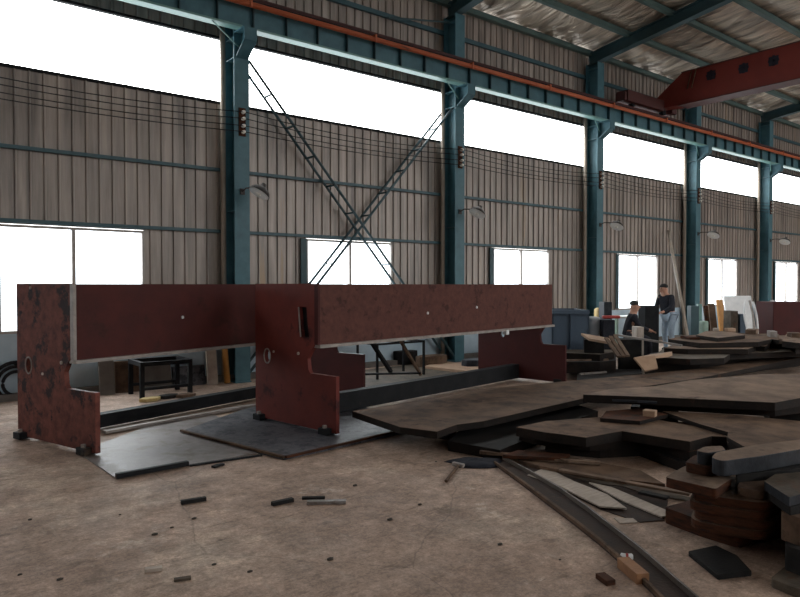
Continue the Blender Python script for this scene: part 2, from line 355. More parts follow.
def column(i, x):
    e = empty('steel_column', (x, 10.67, 0), cnames.get(i, 'teal steel column just beyond the right edge of the view'), 'column')
    mb = MB(); mb.ext(x-.135, x+.135, 10.47, 10.488, .02, ZE-.35); mb.ext(x-.135, x+.135, 10.83, 10.848, .02, ZE-.35); mb.ext(x-.008, x+.008, 10.488, 10.83, .02, ZE-.35); mb.build('shaft', 'teal', e)
    mb = MB()
    for z in (.9, 2.9, 5.46, 5.8, 7.3):
        for s in (-1, 1): mb.ext(x+s*.008, x+s*.12, 10.488, 10.83, z-.006, z+.006)
    mb.build('stiffener', 'teal', e)
    mb = MB(); mb.ext(x-.14, x+.14, 10.44, 10.88, 0, .02); mb.build('base_plate', 'teal', e)
    mb = MB(); mb.prism([(x-.01,10.47,5.46),(x-.01,10.42,5.46),(x-.01,10.13,5.66),(x-.01,10.13,5.86),(x-.01,10.47,5.86)],0,down=Vector((.02,0,0)))
    mb.bar((x,10.47,5.45),(x,10.12,5.66),.22,.016); mb.ext(x-.11,x+.11,10.12,10.136,5.66,5.85); mb.ext(x-.13,x+.13,10.12,10.47,5.848,5.864)
    mb.build('corbel', 'teal', e)
    mb = MB(); mb.ext(x-.06, x+.06, 10.452, 10.47, 4.15, 4.62); mb.build('insulator_plate', 'rust_red', e)
    for z in (4.21,4.31,4.43,4.54):
        mb = MB(); mb.tube([(x,10.452,z),(x,10.43,z),(x,10.425,z),(x,10.40,z),(x,10.395,z),(x,10.37,z)],[.022,.03,.018,.018,.03,.026],10); mb.build('insulator', 'porcelain', e, smooth=True)
    mb = MB(); mb.tube([(x-.05,10.46,5.62),(x-.6,10.25,5.865)],.011,6); mb.build('stay_rod', 'teal_pale', e)
    return e
for i, x in enumerate(CX):
    if i == 0: continue
    if i <= 6: column(i, x)
    if 2 <= i <= 5 or i == 1:
        z0 = ZE-.38
        mb = MB()
        for yy, zz in (((10.84, 0), (z0, z0+SLOPE*10.84)),):
            a = Vector((x, 10.84, ZE-.20)); b = Vector((x, .02, ZE-.20+SLOPE*10.82))
            mb.bar(a-Z0*.16, b-Z0*.16, .2, .016); mb.bar(a+Z0*.13, b+Z0*.13, .2, .016); mb.bar(a-Z0*.015, b-Z0*.015, .012, .28)
        o = mb.build('roof_rafter', 'rafter'); tag(o, rn[i] if i > 1 else 'roof rafter above the leftmost column, over the top edge of the view', 'rafter')
pl = ['teal ceiling purlin lying right along the top of the wall', 'second teal ceiling purlin out from the wall', 'third teal ceiling purlin out from the wall',
      'fourth teal ceiling purlin out from the wall', 'fifth teal ceiling purlin out from the wall', 'sixth teal ceiling purlin out from the wall', 'seventh teal ceiling purlin out from the wall']
for k, y in enumerate(PY[:7]):
    z = ZE+SLOPE*(YW-y)-.045
    mb = MB(); mb.ext(XL, XR, y-.055, y+.055, z+.04, z+.052); mb.ext(XL, XR, y-.055, y-.045, z-.06, z+.05); mb.ext(XL, XR, y-.055, y+.055, z-.07, z-.058)
    tag(mb.build('roof_purlin', 'purlin'), pl[k], 'purlin', 'purlins under the foil ceiling')

# downpipes beside the columns
dl = {1:'beige downpipe on the wall left of the leftmost teal column', 2:'beige downpipe just left of the second teal column', 3:'beige downpipe just left of the third teal column',
      4:'beige downpipe just left of the fourth teal column', 5:'beige downpipe just left of the far rightmost column'}
for i in range(1, 6):
    mb = MB(); x = CX[i]-.195; mb.tube([(x,10.80,0.0),(x,10.80,6.6)],.045,12); tag(mb.build('downpipe', 'downpipe', smooth=True), dl[i], 'pipe')

# crane runway beam along the columns
e = empty('crane_runway_beam', (17, 10.3, 5.866), 'long teal runway beam on column brackets, bottom flange coloured pale as if lit and small stiffener plates', 'crane beam')
mb = MB(); mb.ext(XL, XR, 10.21, 10.39, 5.866, 5.90); mb.build('bottom_flange', 'teal_pale', e)['label'] = 'bottom flange made pale green to carry the light on it'  # paler than the web: light on the flange put into its colour
mb = MB(); mb.ext(XL, XR, 10.294, 10.306, 5.90, 6.30); mb.build('web', 'teal', e)
mb = MB(); mb.ext(XL, XR, 10.17, 10.43, 6.30, 6.325); mb.build('top_flange', 'steel_dark', e)
mb = MB(); mb.ext(XL, XR, 10.26, 10.34, 6.325, 6.34); mb.ext(XL, XR, 10.29, 10.31, 6.34, 6.40); mb.ext(XL, XR, 10.27, 10.33, 6.40, 6.43); mb.build('crane_rail', 'truck_red', e)
x = 1.2
while x < 33:
    mb = MB(); mb.ext(x-.008, x+.008, 10.22, 10.294, 5.90, 6.30); mb.build('stiffener_plate', 'rafter', e); x += .62
e = empty('conductor_pipe', (17, 10.1, 6.16), 'long orange-red pipe running along the front of the crane runway beam', 'pipe')
mb = MB(); mb.tube([(XL,10.12,6.23),(XR,10.12,6.23)],.045,12); mb.build('pipe', 'orange', e, smooth=True)
for i in range(0, 16):
    x = 2.3+2.5*i
    mb = MB(); mb.ext(x-.02,x+.02,10.055,10.29,6.268,6.30); mb.ext(x-.02,x+.02,10.055,10.065,6.165,6.27); mb.build('bracket', 'orange', e)
mb = MB(); mb.ext(XL, XR, -10.45, -10.15, 5.866, 5.9); mb.ext(XL, XR, -10.306, -10.294, 5.9, 6.3); mb.ext(XL, XR, -10.45, -10.15, 6.3, 6.43)
for i in range(9): mb.ext(CX[i]-.13, CX[i]+.13, -10.7, -10.15, 0, 5.866)
struct(mb.build('trim_3', 'teal'))

# electric wires between the insulators
wl = ['lowest','second lowest','second highest','highest']
for k, z in enumerate((4.21,4.31,4.43,4.54)):
    pts = []
    for i in range(0, 9):
        for j in range(8):
            t = j/8; pts.append((CX[i]+5*t, 10.38, z-.07*4*t*(1-t)*(1+.25*k)))
    mb = MB(); mb.tube(pts, .008, 5); tag(mb.build('electric_wire', 'rubber'), '%s of the four thin dark wires strung along the wall below the daylight strip' % wl[k], 'wire')

# crossed laced bracing in the first bay
def brace(p, q, label):
    p, q = Vector(p), Vector(q); e = empty('laced_brace', (q.x, q.y, 0), label, 'brace')
    for dy in (-.15, .15):
        mb = MB(); d = Vector((0, dy, 0)); mb.bar(p+d, q+d, .045, .02, Vector((0,1,0))); mb.bar(p+d, q+d, .015, .05, Vector((0,1,0))); mb.build('chord', 'rafter', e)
    for k in range(1, 11):
        c = p.lerp(q, k/11); mb = MB(); mb.bar(c+Vector((0,-.15,0)), c+Vector((0,.15,0)), .04, .025); mb.build('lacing_bar', 'rafter', e)
brace((4.96, 10.66, 5.45), (9.68, 10.66, .12), 'laced steel brace slanting from top of leftmost column down to the right')
brace((9.66, 10.70, 5.42), (4.94, 10.70, .12), 'laced steel brace slanting from top of second column down to the left')
mb = MB(); a = WY(388,31,10.7); b = WY(450,26,10.7); mb.tube([(a.x,10.7,7.0),(9.7,10.7,7.30)],.02,6); tag(mb.build('tie_rod','rafter'),'thin rod high on the wall left of the second column','rod')

# lamps on the columns
ll = {1:'round dome work lamp on arm of leftmost teal column', 2:'round dome work lamp on arm of second teal column', 3:'small dome lamp on arm of third teal column',
      4:'small dome lamp on arm of fourth teal column', 5:'farthest small dome lamp by the rightmost column'}
for i in range(1, 6):
    x = CX[i]; e = empty('wall_lamp', (x, 10.47, 3.2), ll[i], 'lamp', 'dome lamps on the columns')
    mb = MB(); mb.tube([(x,10.47,3.22),(x+.02,10.36,3.27),(x+.08,10.2,3.26),(x+.15,10.06,3.29)],.012,8); mb.ext(x-.04,x+.04,10.452,10.47,3.17,3.27); mb.build('arm', 'lamp_shell', e, smooth=False)
    ax = Vector((-.52,.02,-.85)).normalized(); c = Vector((x+.17, 10.04, 3.27))
    mb = MB(); pr = [(0,.04),(.055,.05),(.08,.10),(.12,.155),(.18,.185),(.19,.185)]
    mb.tube([c+ax*(a-.05) for a,_ in pr],[r for _,r in pr],18,caps=False); mb.build('shade', 'lamp_shell', e, smooth=True)
    mb = MB(); mb.tube([c+ax*(a-.045) for a,_ in pr[1:]],[r-.008 for _,r in pr[1:]],18,caps=True); mb.build('reflector', 'lamp_inside', e, smooth=False)
    mb = MB(); mb.tube([c+ax*.05,c+ax*.10,c+ax*.15,c+ax*.17],[.02,.045,.045,.02],12); mb.build('bulb', 'porcelain', e, smooth=True)

# overhead crane
e = empty('overhead_crane', (17.4, 10.3, 6.43), 'red overhead travelling crane girder spanning the hall, dark painted squares on its side', 'crane')
mb = MB(); a = 17.25; w = Vector((.42,0,0))
mb.prism([(a,10.42,6.62),(a,10.42,6.85),(a,9.62,7.42),(a,-9.62,7.42),(a,-10.42,6.85),(a,-10.42,6.62),(a,-9.7,6.56),(a,9.7,6.56)],0,down=w)
mb.build('girder', 'girder_red', e)
mb = MB(); mb.ext(a-.05,a+.47,-9.7,9.7,6.545,6.56); mb.ext(a-.05,a+.47,-9.62,9.62,7.42,7.435); mb.build('girder_flange', 'truck_red', e)
for s in (1,-1):
    mb = MB(); mb.ext(15.5,17.25,10.12,10.48,6.50,6.78); mb.ext(17.67,17.9,10.12,10.48,6.50,6.78)
    for v in mb.bm.verts: v.co.y *= s
    mb.build('end_truck', 'truck_red', e)
    for x in (15.95, 17.45):
        mb = MB(); mb.tube([(x,s*10.24,6.52),(x,s*10.36,6.52)],.09,16); mb.build('wheel', 'steel_dark', e)
mb = MB(); mb.ext(15.42,15.5,10.16,10.44,6.5,6.72); mb.build('bumper', 'truck_red', e)
for yy in (9.45, 9.33):
    mb = MB(); mb.bar((a-.012,yy,6.95),(a-.012,yy-.12,7.40),.02,.05,Vector((1,0,0))); mb.build('strap', 'rust_brown', e)
for px, py in ((711,75),(743.5,68),(773.5,60.5)):
    d = ray(px,py); p = CAM+d*((a-.004)/d.x); mb = MB()
    s_ = .13
    mb.ext(a-.007,a-.0005,p.y-.09,p.y+.09,p.z-.09,p.z+.10); mb.ext(a-.008,a-.001,p.y-s_,p.y+s_,p.z-.035,p.z+.035); mb.ext(a-.008,a-.001,p.y-.03,p.y+.03,p.z-s_,p.z+s_)
    mb.ext(a-.008,a-.001,p.y-s_*.9,p.y+s_*.9,p.z+.07,p.z+.105); mb.ext(a-.008,a-.001,p.y-s_*.8,p.y+s_*.8,p.z-.12,p.z-.085)
    mb.ext(a-.008,a-.001,p.y-.11,p.y-.08,p.z-.1,p.z+.1); mb.ext(a-.008,a-.001,p.y+.08,p.y+.11,p.z-.1,p.z+.1)
    mb.build('painted_mark', 'navy', e)

# ------------------------------------------------------------------ the two press frames
def frame(nl, ang, L, foot, label, m_near, m_far, m_beam, near, tie_s, tie_h, base, slotted, s=1.105, bz=.985, back=0.0):
    # nl: (right, ahead) of the near plate's back corner; ang: heading of the long side, degrees right of the view
    a = math.radians(ang); v = R0*math.sin(a)+F0*math.cos(a); u = R0*math.cos(a)-F0*math.sin(a)
    o0 = GL(nl[0], nl[1]); W = 1.46; top = 1.665
    e = empty('press_frame', o0+Z0*base, label, 'machine frame')
    prof = [(0,base+.02),(W,base+.02),(W,foot),(s-.075,foot),(s-.105,foot+.04),(s-.12,foot+.16),(s-.06,foot+.25),(s,foot+.31),(s,top),(0,top)]
    def ell(cx, cz, rx, rz, n=14): return [(cx+rx*math.cos(2*PI*k/n), cz+rz*math.sin(2*PI*k/n)) for k in range(n)]
    holes = [ell(.24, .80, .052, .075)]
    if slotted: holes.append([(.88,1.06),(1.01,1.06),(.97,1.40),(.84,1.40)])
    mb = MB(); mb.holed(prof, holes, o0, u, Z0, v, .05); mb.build('side_plate', m_near, e)
    far = [(-back if a == 0 else a, b) for a, b in prof]
    mb = MB(); mb.holed(far, [ell(.24,.80,.052,.075)], o0+v*(L-.05), u, Z0, v, .05); mb.build('side_plate', m_far, e)
    mb = MB(); p, q = o0+u*s+v*.03, o0+u*s+v*(L+.06)
    mb.hexa([p+Z0*bz, p+u*.05+Z0*bz, q+u*.05+Z0*bz, q+Z0*bz, p+Z0*1.66, p+u*.05+Z0*1.66, q+u*.05+Z0*1.66, q+Z0*1.66]); mb.build('beam_plate', m_beam, e)
    mb = MB(); p, q = o0+u*(s-.04)+v*.01, o0+u*(s-.04)+v*(L+.08)
    mb.hexa([p+Z0*(bz-.035), p+u*.13+Z0*(bz-.035), q+u*.13+Z0*(bz-.035), q+Z0*(bz-.035), p+Z0*bz, p+u*.13+Z0*bz, q+u*.13+Z0*bz, q+Z0*bz]); mb.build('bottom_flange', 'worn_edge', e)['label'] = 'pale worn bottom flange'
    mb = MB(); p = o0+u*(s+.0)+v*.0; q = p+v*.03
    mb.hexa([p+Z0*bz, p+u*.06+Z0*bz, q+u*.06+Z0*bz, q+Z0*bz, p+Z0*1.66, p+u*.06+Z0*1.66, q+u*.06+Z0*1.66, q+Z0*1.66]); mb.build('end_strip', 'worn_edge' if not slotted else 'maroon', e)
    mb = MB(); p, q = o0+u*tie_s+v*.05, o0+u*tie_s+v*(L-.05); z0 = base+.02
    mb.hexa([p+Z0*z0, p+u*.14+Z0*z0, q+u*.14+Z0*z0, q+Z0*z0, p+Z0*tie_h, p+u*.14+Z0*tie_h, q+u*.14+Z0*tie_h, q+Z0*tie_h]); mb.build('tie_beam', 'steel_dark', e)
    for ss in (.06, W-.2):                                  # levelling blocks under the near and far plates
        for vv in (-.06, L-.04):
            mb = MB(); c = o0+u*(ss+.06)+v*(vv+.04); mb.box(c+Z0*(base+.035), (.14,.12,.07), math.atan2(u.y,u.x)); mb.build('foot_block', 'steel_dark', e, .005)
            mb = MB(); mb.tube([c-v*.02+Z0*(base+.07), c-v*.02+Z0*(base+.10)], .025, 6); mb.build('bolt', 'worn_edge', e)
    for (ss, zz, r) in ([(.37,.86,.014),(.83,.87,.018)] if slotted else [(.88,.87,.018),(.52,.73,.014),(.30,1.62,.016)]):
        mb = MB(); c = o0+u*ss+Z0*zz; mb.tube([c-v*.012, c+v*.005], r, 8); mb.build('rivet', 'wood_pale', e)
    if slotted:
        mb = MB(); c = o0; mb.bar(o0+u*.873+Z0*1.06-v*.004, o0+u*.835+Z0*1.40-v*.004, .012, .012, v); mb.build('slot_edge', 'worn_edge', e)
        mb = MB(); p = o0+v*.055; mb.hexa([p+u*.8+Z0*1.0,p+u*1.06+Z0*1.0,p+u*1.06+v*.01+Z0*1.0,p+u*.8+v*.01+Z0*1.0,p+u*.8+Z0*1.45,p+u*1.06+Z0*1.45,p+u*1.06+v*.01+Z0*1.45,p+u*.8+v*.01+Z0*1.45]); mb.build('slot_shade_backing','rubber',e)  # black backing added to give the slot its dark inside
    # rim round the lifting hole
    mb = MB(); pts = [o0+u*x+Z0*z-v*.003 for x, z in ell(.24,.80,.062,.088,16)]
    mb.tube(pts+[pts[0]], .008, 6, caps=False); mb.build('hole_rim', 'worn_edge', e)
    for (t, zz) in ([(1.9,1.28),(3.0,1.33)] if slotted else [(1.3,1.28),(3.2,1.2)]):
        mb = MB(); c = o0+u*(s+.05)+v*t+Z0*zz; mb.tube([c, c+u*.01], .018, 8); mb.build('chalk_dot', 'white_paint', e)
    if slotted:
        mb = MB(); c = o0+u*(s+.06)+v*(L-1.35)+Z0*(bz-.055); mb.box(c, (.09,.06,.07), ang); mb.build('clamp', 'white_paint', e, .01)['label'] = 'small pale clamp'
    return o0, u, v
frame((-4.13, 7.15), 33.9, 4.30, .615, 'red-brown press frame at left, blotchy worn side plate and plain dark red beam', 'red_worn', 'maroon', 'beam_red', 0, .28, .18, .012, False, 1.04, .905)
frame((-1.77, 8.12), 42.3, 5.10, .66, 'dark red press frame in the centre, near side plate with oval hole and slot', 'red_oxide', 'maroon', 'beam_brown', 0, .44, .28, .022, True, 1.105, .985, .28)

# ------------------------------------------------------------------ flat things on the floor
def poly(name, pts, z, th, m, label, cat, group=None, bevel=.003, side=None):
    mb = MB(); mb.prism([FZ(x, y, z) for x, y in pts], th); o = mb.build(name, m, bevel=bevel, side=side); tag(o, label, cat, group); return o
poly('floor_sheet', [(78,452),(116,478),(190,464.5),(284,448),(215,415),(150,425)], .012, .012, 'sheet_pale', 'thin pale steel sheet on the floor in front of the left press frame', 'steel sheet')
poly('floor_sheet', [(181,431),(284,458),(340,446),(420,428),(360,405),(255,405)], .022, .022, 'sheet_blue', 'dark blue-grey steel sheet on the floor under the central press frame', 'steel sheet')
mb = MB(); mb.bar(FZ(116,476,.032), FZ(188,463,.032), .05, .04); tag(mb.build('steel_bar','steel_dark',bevel=.003), 'black square bar along the front edge of the pale floor sheet', 'bar')
mb = MB(); mb.bar(FZ(190,465.5,.008), FZ(262,455,.008), .03, .016); tag(mb.build('steel_bar','steel_dark'), 'thin dark rod on the floor between the two floor sheets', 'bar')
mb = MB(); mb.bar(FZ(181,430.5,.033), FZ(284,457,.033), .03, .022); tag(mb.build('flat_bar','rust_brown'), 'thin rusty flat bar lying along left edge of the blue-grey sheet', 'bar')
mb = MB(); mb.bar(FZ(286,457,.033), FZ(398,431,.033), .03, .022); tag(mb.build('flat_bar','rust_red'), 'rusty red flat bar lying along front edge of the blue-grey sheet', 'bar')
mb = MB(); mb.bar(FZ(104,432,.03), FZ(254,405,.03), .09, .03); tag(mb.build('flat_bar','worn_edge'), 'long pale flat bar on the floor in front of the left frame tie beam', 'bar')

# ------------------------------------------------------------------ steel plates at right
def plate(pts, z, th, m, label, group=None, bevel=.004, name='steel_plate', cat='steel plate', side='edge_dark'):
    return poly(name, pts, z, th, m, label, cat, group, bevel, side)
def block(px, py, z0, z1, w, d, m, label, rz=.5, name='timber_block', cat='block'):
    c = FZ(px, py, z1); mb = MB(); mb.box((c.x, c.y, (z0+z1)/2), (w, d, z1-z0), rz); return tag(mb.build(name, m, bevel=.004), label, cat)
# long rusty plate running from the middle to the right edge
plate([(352,411),(400,427),(437,431.5),(457,424.5),(484,421),(620,390),(700,378),(798,358),(814,355),(814,351),(700,368.5),(590,379),(480,389),(420,400)], .26, .07, 'rust_brown', 'very long rusty brown plate reaching from the central frame to the right edge')
for k, (px, py, lb) in enumerate(((440,418,'dark block propping the near end of the very long rusty plate'),(560,397,'dark block propping the middle of the very long rusty plate'),(705,374,'dark block propping the far end of the very long rusty plate'))):
    block(px, py, 0, .19, .35, .25, 'mill_dark', lb)
# the broad bright topped plate with a stack in its shade
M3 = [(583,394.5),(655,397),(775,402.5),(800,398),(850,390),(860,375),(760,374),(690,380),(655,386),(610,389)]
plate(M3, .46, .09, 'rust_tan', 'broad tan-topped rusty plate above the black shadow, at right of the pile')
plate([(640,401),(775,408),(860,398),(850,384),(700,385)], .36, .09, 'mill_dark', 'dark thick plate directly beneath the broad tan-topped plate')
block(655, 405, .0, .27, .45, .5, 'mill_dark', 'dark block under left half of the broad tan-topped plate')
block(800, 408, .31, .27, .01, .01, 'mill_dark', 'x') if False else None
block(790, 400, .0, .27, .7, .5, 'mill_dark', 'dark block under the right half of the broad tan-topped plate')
# plate with slits, and thick stepped plates at mid right
plate([(516,427),(546,432.5),(560,434),(586,437.5),(622,431),(690,441.5),(712,436),(727,437),(716,430),(660,420),(600,417),(545,421)], .27, .09, 'rust_brown', 'thick grey-green topped stepped plate at left tip of the mid right pile')
plate([(519,432),(546,437),(590,442),(640,438),(690,452),(727,444),(720,424),(640,420),(560,424)], .18, .09, 'rust_red', 'thick plate lying second from the top under the stepped grey-green plate')
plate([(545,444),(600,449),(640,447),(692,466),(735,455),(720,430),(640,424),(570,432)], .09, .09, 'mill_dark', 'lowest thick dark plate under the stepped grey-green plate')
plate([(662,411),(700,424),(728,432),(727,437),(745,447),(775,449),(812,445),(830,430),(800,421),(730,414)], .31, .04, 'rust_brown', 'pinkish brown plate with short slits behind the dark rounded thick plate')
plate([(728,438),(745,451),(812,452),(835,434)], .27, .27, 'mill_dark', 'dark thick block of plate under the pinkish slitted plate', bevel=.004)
for (x0,y0,x1,y1) in ((752,434,758,441),(779,436,786,443)):
    pass
block(650, 410, .27, .37, .10, .12, 'wood_tan', 'small tan wooden block lying in the shade of the broad plate', .3)
mb = MB(); mb.bar(FZ(612,400,.41), FZ(657,402.5,.41), .05, .02); tag(mb.build('flat_bar','mill_blue'), 'thin shiny flat strip poking out under the broad tan-topped plate', 'bar')
plate([(600,418),(640,421),(668,414),(640,408),(606,411)], .31, .04, 'rust_red', 'reddish offcut plate in the shade beside the small wooden block')
# front stack with rounded ends
def rounded(pts, z, r=.05):
    P = [FZ(x, y, z) for x, y in pts]; out = []; n = len(P)
    for i in range(n):
        a, b, c = P[i-1], P[i], P[(i+1)%n]; d1 = (a-b); d2 = (c-b); rr = min(r, d1.length*.45, d2.length*.45)
        p, q = b+d1.normalized()*rr, b+d2.normalized()*rr
        for k in range(5):
            t = k/4; out.append(p*(1-t)**2 + b*2*t*(1-t) + q*t*t)
    return out
def rplate(pts, z, th, m, label, r=.05, name='cut_plate', side=None):
    mb = MB(); mb.prism(rounded(pts, z, r), th); return tag(mb.build(name, m, bevel=.004, side=side), label, 'steel plate')
rplate([(664,507),(700,520),(738,531),(790,520),(760,495),(690,500)], .11, .11, 'rust_red', 'rusty red cut plate at the very bottom of the front stack', .03)
names4 = ['lowest','second from bottom','third from bottom','topmost']
for k in range(4):
    z = .17+.058*k; dx = (0, 5, -2, 3)[k]; 
    base = [(690,492),(722,498),(768,504),(786,492),(775,478),(720,476),(694,482)]
    pts = []
    for x, y in base:
        w = FZ(x, y, .344); d = w-CAM; q = CAM+F0*0; # keep each layer straight above the one beneath
        pts.append(w)
    mb = MB(); P = [Vector((p.x, p.y, z)) + R0*(.004*dx) for p in pts]; out = []
    for i in range(len(P)):
        a, b, c = P[i-1], P[i], P[(i+1)%len(P)]; d1 = a-b; d2 = c-b; rr = min(.14, d1.length*.45, d2.length*.45)
        for t in (0,.2,.4,.6,.8,1): out.append((b+d1.normalized()*rr)*(1-t)**2 + b*2*t*(1-t) + (b+d2.normalized()*rr)*t*t)
    mb.prism(out, .055); tag(mb.build('cut_plate', 'rust_brown', bevel=.004, side='rust_red'), '%s of four round-cornered rusty plates stacked in the front pile' % names4[k], 'steel plate')
rplate([(665,477),(690,483),(716,489),(732,478),(712,462),(684,466)], .41, .065, 'rust_tan', 'light tan-topped cut plate jutting left near top of the front stack', .03, side='rust_red')
rplate([(685,462),(708,467),(735,463),(730,452),(694,455)], .475, .065, 'rust_red', 'small rusty plate just under the short pale-topped block', .03)
rplate([(737,487),(762,492),(790,480),(770,470),(742,476)], .40, .055, 'rust_brown', 'brown plate tucked in the shade under the big dark rounded plate', .03)
rplate([(696,450.5),(707,453),(726,450),(722,445.5),(704,446.5)], .56, .083, 'rust_tan', 'short round-ended thick block with pale top beside the big dark plate', .03, side='mill_blue')
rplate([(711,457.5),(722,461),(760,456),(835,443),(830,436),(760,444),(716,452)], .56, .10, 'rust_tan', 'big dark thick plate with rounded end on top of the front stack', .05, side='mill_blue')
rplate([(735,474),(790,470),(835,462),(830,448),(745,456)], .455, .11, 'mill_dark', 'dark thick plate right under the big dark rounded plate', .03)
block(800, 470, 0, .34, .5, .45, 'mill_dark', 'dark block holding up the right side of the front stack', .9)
# right hand edge pile
rplate([(764,481),(789,497),(830,487),(820,470),(775,474)], .46, .055, 'rust_grey', 'grey square-cornered plate topmost at the right edge of the photo', .01, side='mill_blue')
rplate([(766,490),(790,507),(840,497),(820,476),(775,480)], .40, .05, 'mill_dark', 'second plate down beneath the grey square-cornered plate', .01)
rplate([(781,512),(800,518),(850,508),(830,480),(790,488)], .35, .16, 'rust_brown', 'brown thick plate under the grey square-cornered plate', .02)
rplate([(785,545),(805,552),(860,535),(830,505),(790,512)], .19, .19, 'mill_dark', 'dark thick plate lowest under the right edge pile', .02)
rplate([(688,551),(718,575),(752,571),(737,555),(716,545)], .03, .03, 'mill_dark', 'flat black square plate lying on the floor before the front stack', .01)
rplate([(770,578),(800,590),(850,585),(830,550),(790,562)], .05, .05, 'rust_grey', 'grey plate on the floor in the bottom right corner', .03)

# rear stacks
def pl2(pts, z, th, m, label, bevel=.004): return plate(pts, z, th, m, label, None, bevel)
pl2([(664,348),(688,349),(748,349),(756,346),(765,346.5),(770,343.5),(790,344),(796,349),(830,346),(830,336),(760,335),(690,339)], .54, .09, 'rust_tan', 'topmost notched grey-brown plate of the rear stack')
pl2([(652,357),(690,359),(724,358),(730,354),(830,350),(830,342),(700,344),(664,348)], .45, .10, 'rust_grey', 'green-grey edged plate second in the rear stack')
pl2([(645,363),(700,361),(760,353),(830,346),(830,343),(700,347),(650,353)], .35, .35, 'mill_dark', 'dark thick block at the bottom of the rear stack')
pl2([(668,339),(700,343),(758,342),(772,339),(779,340),(779,334),(740,333),(690,335)], .63, .09, 'rust_brown', 'rough brown plate lying on top of the rear stack, pale right end')
pl2([(782,341),(800,343),(835,340),(830,332),(786,334)], .65, .11, 'rust_tan', 'pinkish block on the rear stack at the right edge')
pl2([(696,335),(718,338),(745,335),(730,331),(706,331)], .70, .07, 'rust_tan', 'small tan offcut on top of the rough brown plate')
pl2([(577,381),(600,378),(642,373.5),(640,369),(577,369)], .10, .10, 'mill_dark', 'dark flat plate on floor behind the central frame foot')
pl2([(556,362),(600,362),(616,360),(616,354.5),(556,355)], .30, .20, 'mill_dark', 'thick dark plate second up in the heap behind the central frame foot')
pl2([(560,352.5),(600,354.5),(614,352),(612,349.5),(562,349.5)], .42, .12, 'rust_grey', 'grey plate topmost in the heap below the tan slanting board')
mb = MB(); mb.bar(FZ(580,374,.115), FZ(606,372,.115), .04, .03); tag(mb.build('flat_bar','worn_edge'), 'thin pale strip on dark plate right behind the central frame foot', 'bar')
mb = MB(); mb.bar(FZ(557,360.5,.315), FZ(608,359.5,.315), .04, .03); tag(mb.build('flat_bar','rust_tan'), 'thin brown strip lying along the thick dark plate of the rear heap', 'bar')
# tan folded offcut
def quadplate(pts, th, m, name, label, cat='offcut', bevel=.002):
    P = [Vector(p) for p in pts]; n = (P[1]-P[0]).cross(P[2]-P[0]).normalized()
    mb = MB(); mb.prism(P, 0, down=n*th); return tag(mb.build(name, m, bevel=bevel), label, cat)
e = empty('bent_offcut', DT(648, 8.6, .37), 'bright tan bent offcut standing on the long rusty plate', 'offcut')
t0 = 10.3
def DP(px, py, t): d = ray(px, py); return CAM + d*(t/d.dot(F0))
def part_quad(pts, th, m, name, par):
    P = [Vector(p) for p in pts]; n = (P[1]-P[0]).cross(P[2]-P[0]).normalized()
    mb = MB(); mb.prism(P, 0, down=n*th); return mb.build(name, m, par)
part_quad([DP(634,357.5,t0),DP(655,355.5,t0+.1),DP(658,368,t0-.1),DP(645,370.5,t0-.2)], .03, 'wood_tan', 'face', e)
part_quad([DP(634,357.5,t0),DP(652,354,t0+.7),DP(672,351.5,t0+1.0),DP(672,355,t0+.95),DP(655,356.5,t0+.1)], .03, 'wood_tan', 'top', e)
quadplate([DP(581,333,12.2),DP(612,338.5,11.6),DP(607,341.5,11.3),DP(589,338.5,11.6)], .04, 'wood_tan', 'tilted_offcut', 'tan slanting board lying on dark scrap by the blue container')
e = empty('leaning_channel', DT(620, 11.0, .4), 'rusty ribbed channel leaning down to the right near the tan board', 'channel')
for k in range(3):
    a = DP(606+4.5*k, 338-1.5*k, 11.4+.1*k); b = DP(619+4.5*k, 357-.5*k, 10.6+.1*k)
    mb = MB(); mb.bar(a, b, .06, .03); mb.build('rib', 'rust_tan' if k == 2 else 'rust_brown', e)
mb = MB(); mb.bar(DP(617,335,12.5), DP(682,345.6,11.6), .035, .035); tag(mb.build('steel_bar','worn_edge'), 'long thin pale bar slanting in front of the seated worker', 'bar')
def scrapblock(px, t, z0, z1, w, d, m, label):
    c = DT(px, t); mb = MB(); mb.box((c.x,c.y,(z0+z1)/2),(w,d,z1-z0),.66-PI/2*0); tag(mb.build('scrap_block', m, bevel=.01), label, 'scrap')
scrapblock(594, 12.2, .42, .66, .5, .35, 'mill_dark', 'dark scrap block right under the tan slanting board')
scrapblock(630, 12.7, 0, .62, .4, .4, 'mill_dark', 'dark scrap block under the long thin pale bar')

# curved floor rail
Lp = [(494,465),(520,484),(546,504),(575,526),(600,546),(628,571),(650,592),(668,612)]
Rp = [(503,460.5),(532,476),(560,492),(588,512),(612,531),(640,553),(664,574),(700,606)]
e = empty('curved_rail', FZ(560,498,0), 'long curved rusty steel channel on the floor, pale right lip', 'rail')
mb = MB(); bm = mb.bm
def sweep(La, Ra, z0, z1):
    rows = [[bm.verts.new(FZ(x,y,0)+Z0*z) for (x,y),z in ((l,z0),(r,z0),(r,z1),(l,z1))] for l, r in zip(La, Ra)]
    for a, b in zip(rows, rows[1:]):
        for k in range(4): bm.faces.new((a[k],a[(k+1)%4],b[(k+1)%4],b[k]))
    bm.faces.new(rows[0]); bm.faces.new(rows[-1][::-1])
mid = lambda A,B,t: [(a[0]*(1-t)+b[0]*t, a[1]*(1-t)+b[1]*t) for a,b in zip(A,B)]
sweep(Lp, Rp, 0, .012); mb.build('channel_floor', 'rust_dark', e)
mb = MB(); bm = mb.bm; sweep(Lp, mid(Lp,Rp,.12), .012, .035); mb.build('left_lip', 'rust_brown', e)
mb = MB(); bm = mb.bm; sweep(mid(Lp,Rp,.93), Rp, .012, .045); mb.build('right_lip', 'lip_steel', e)

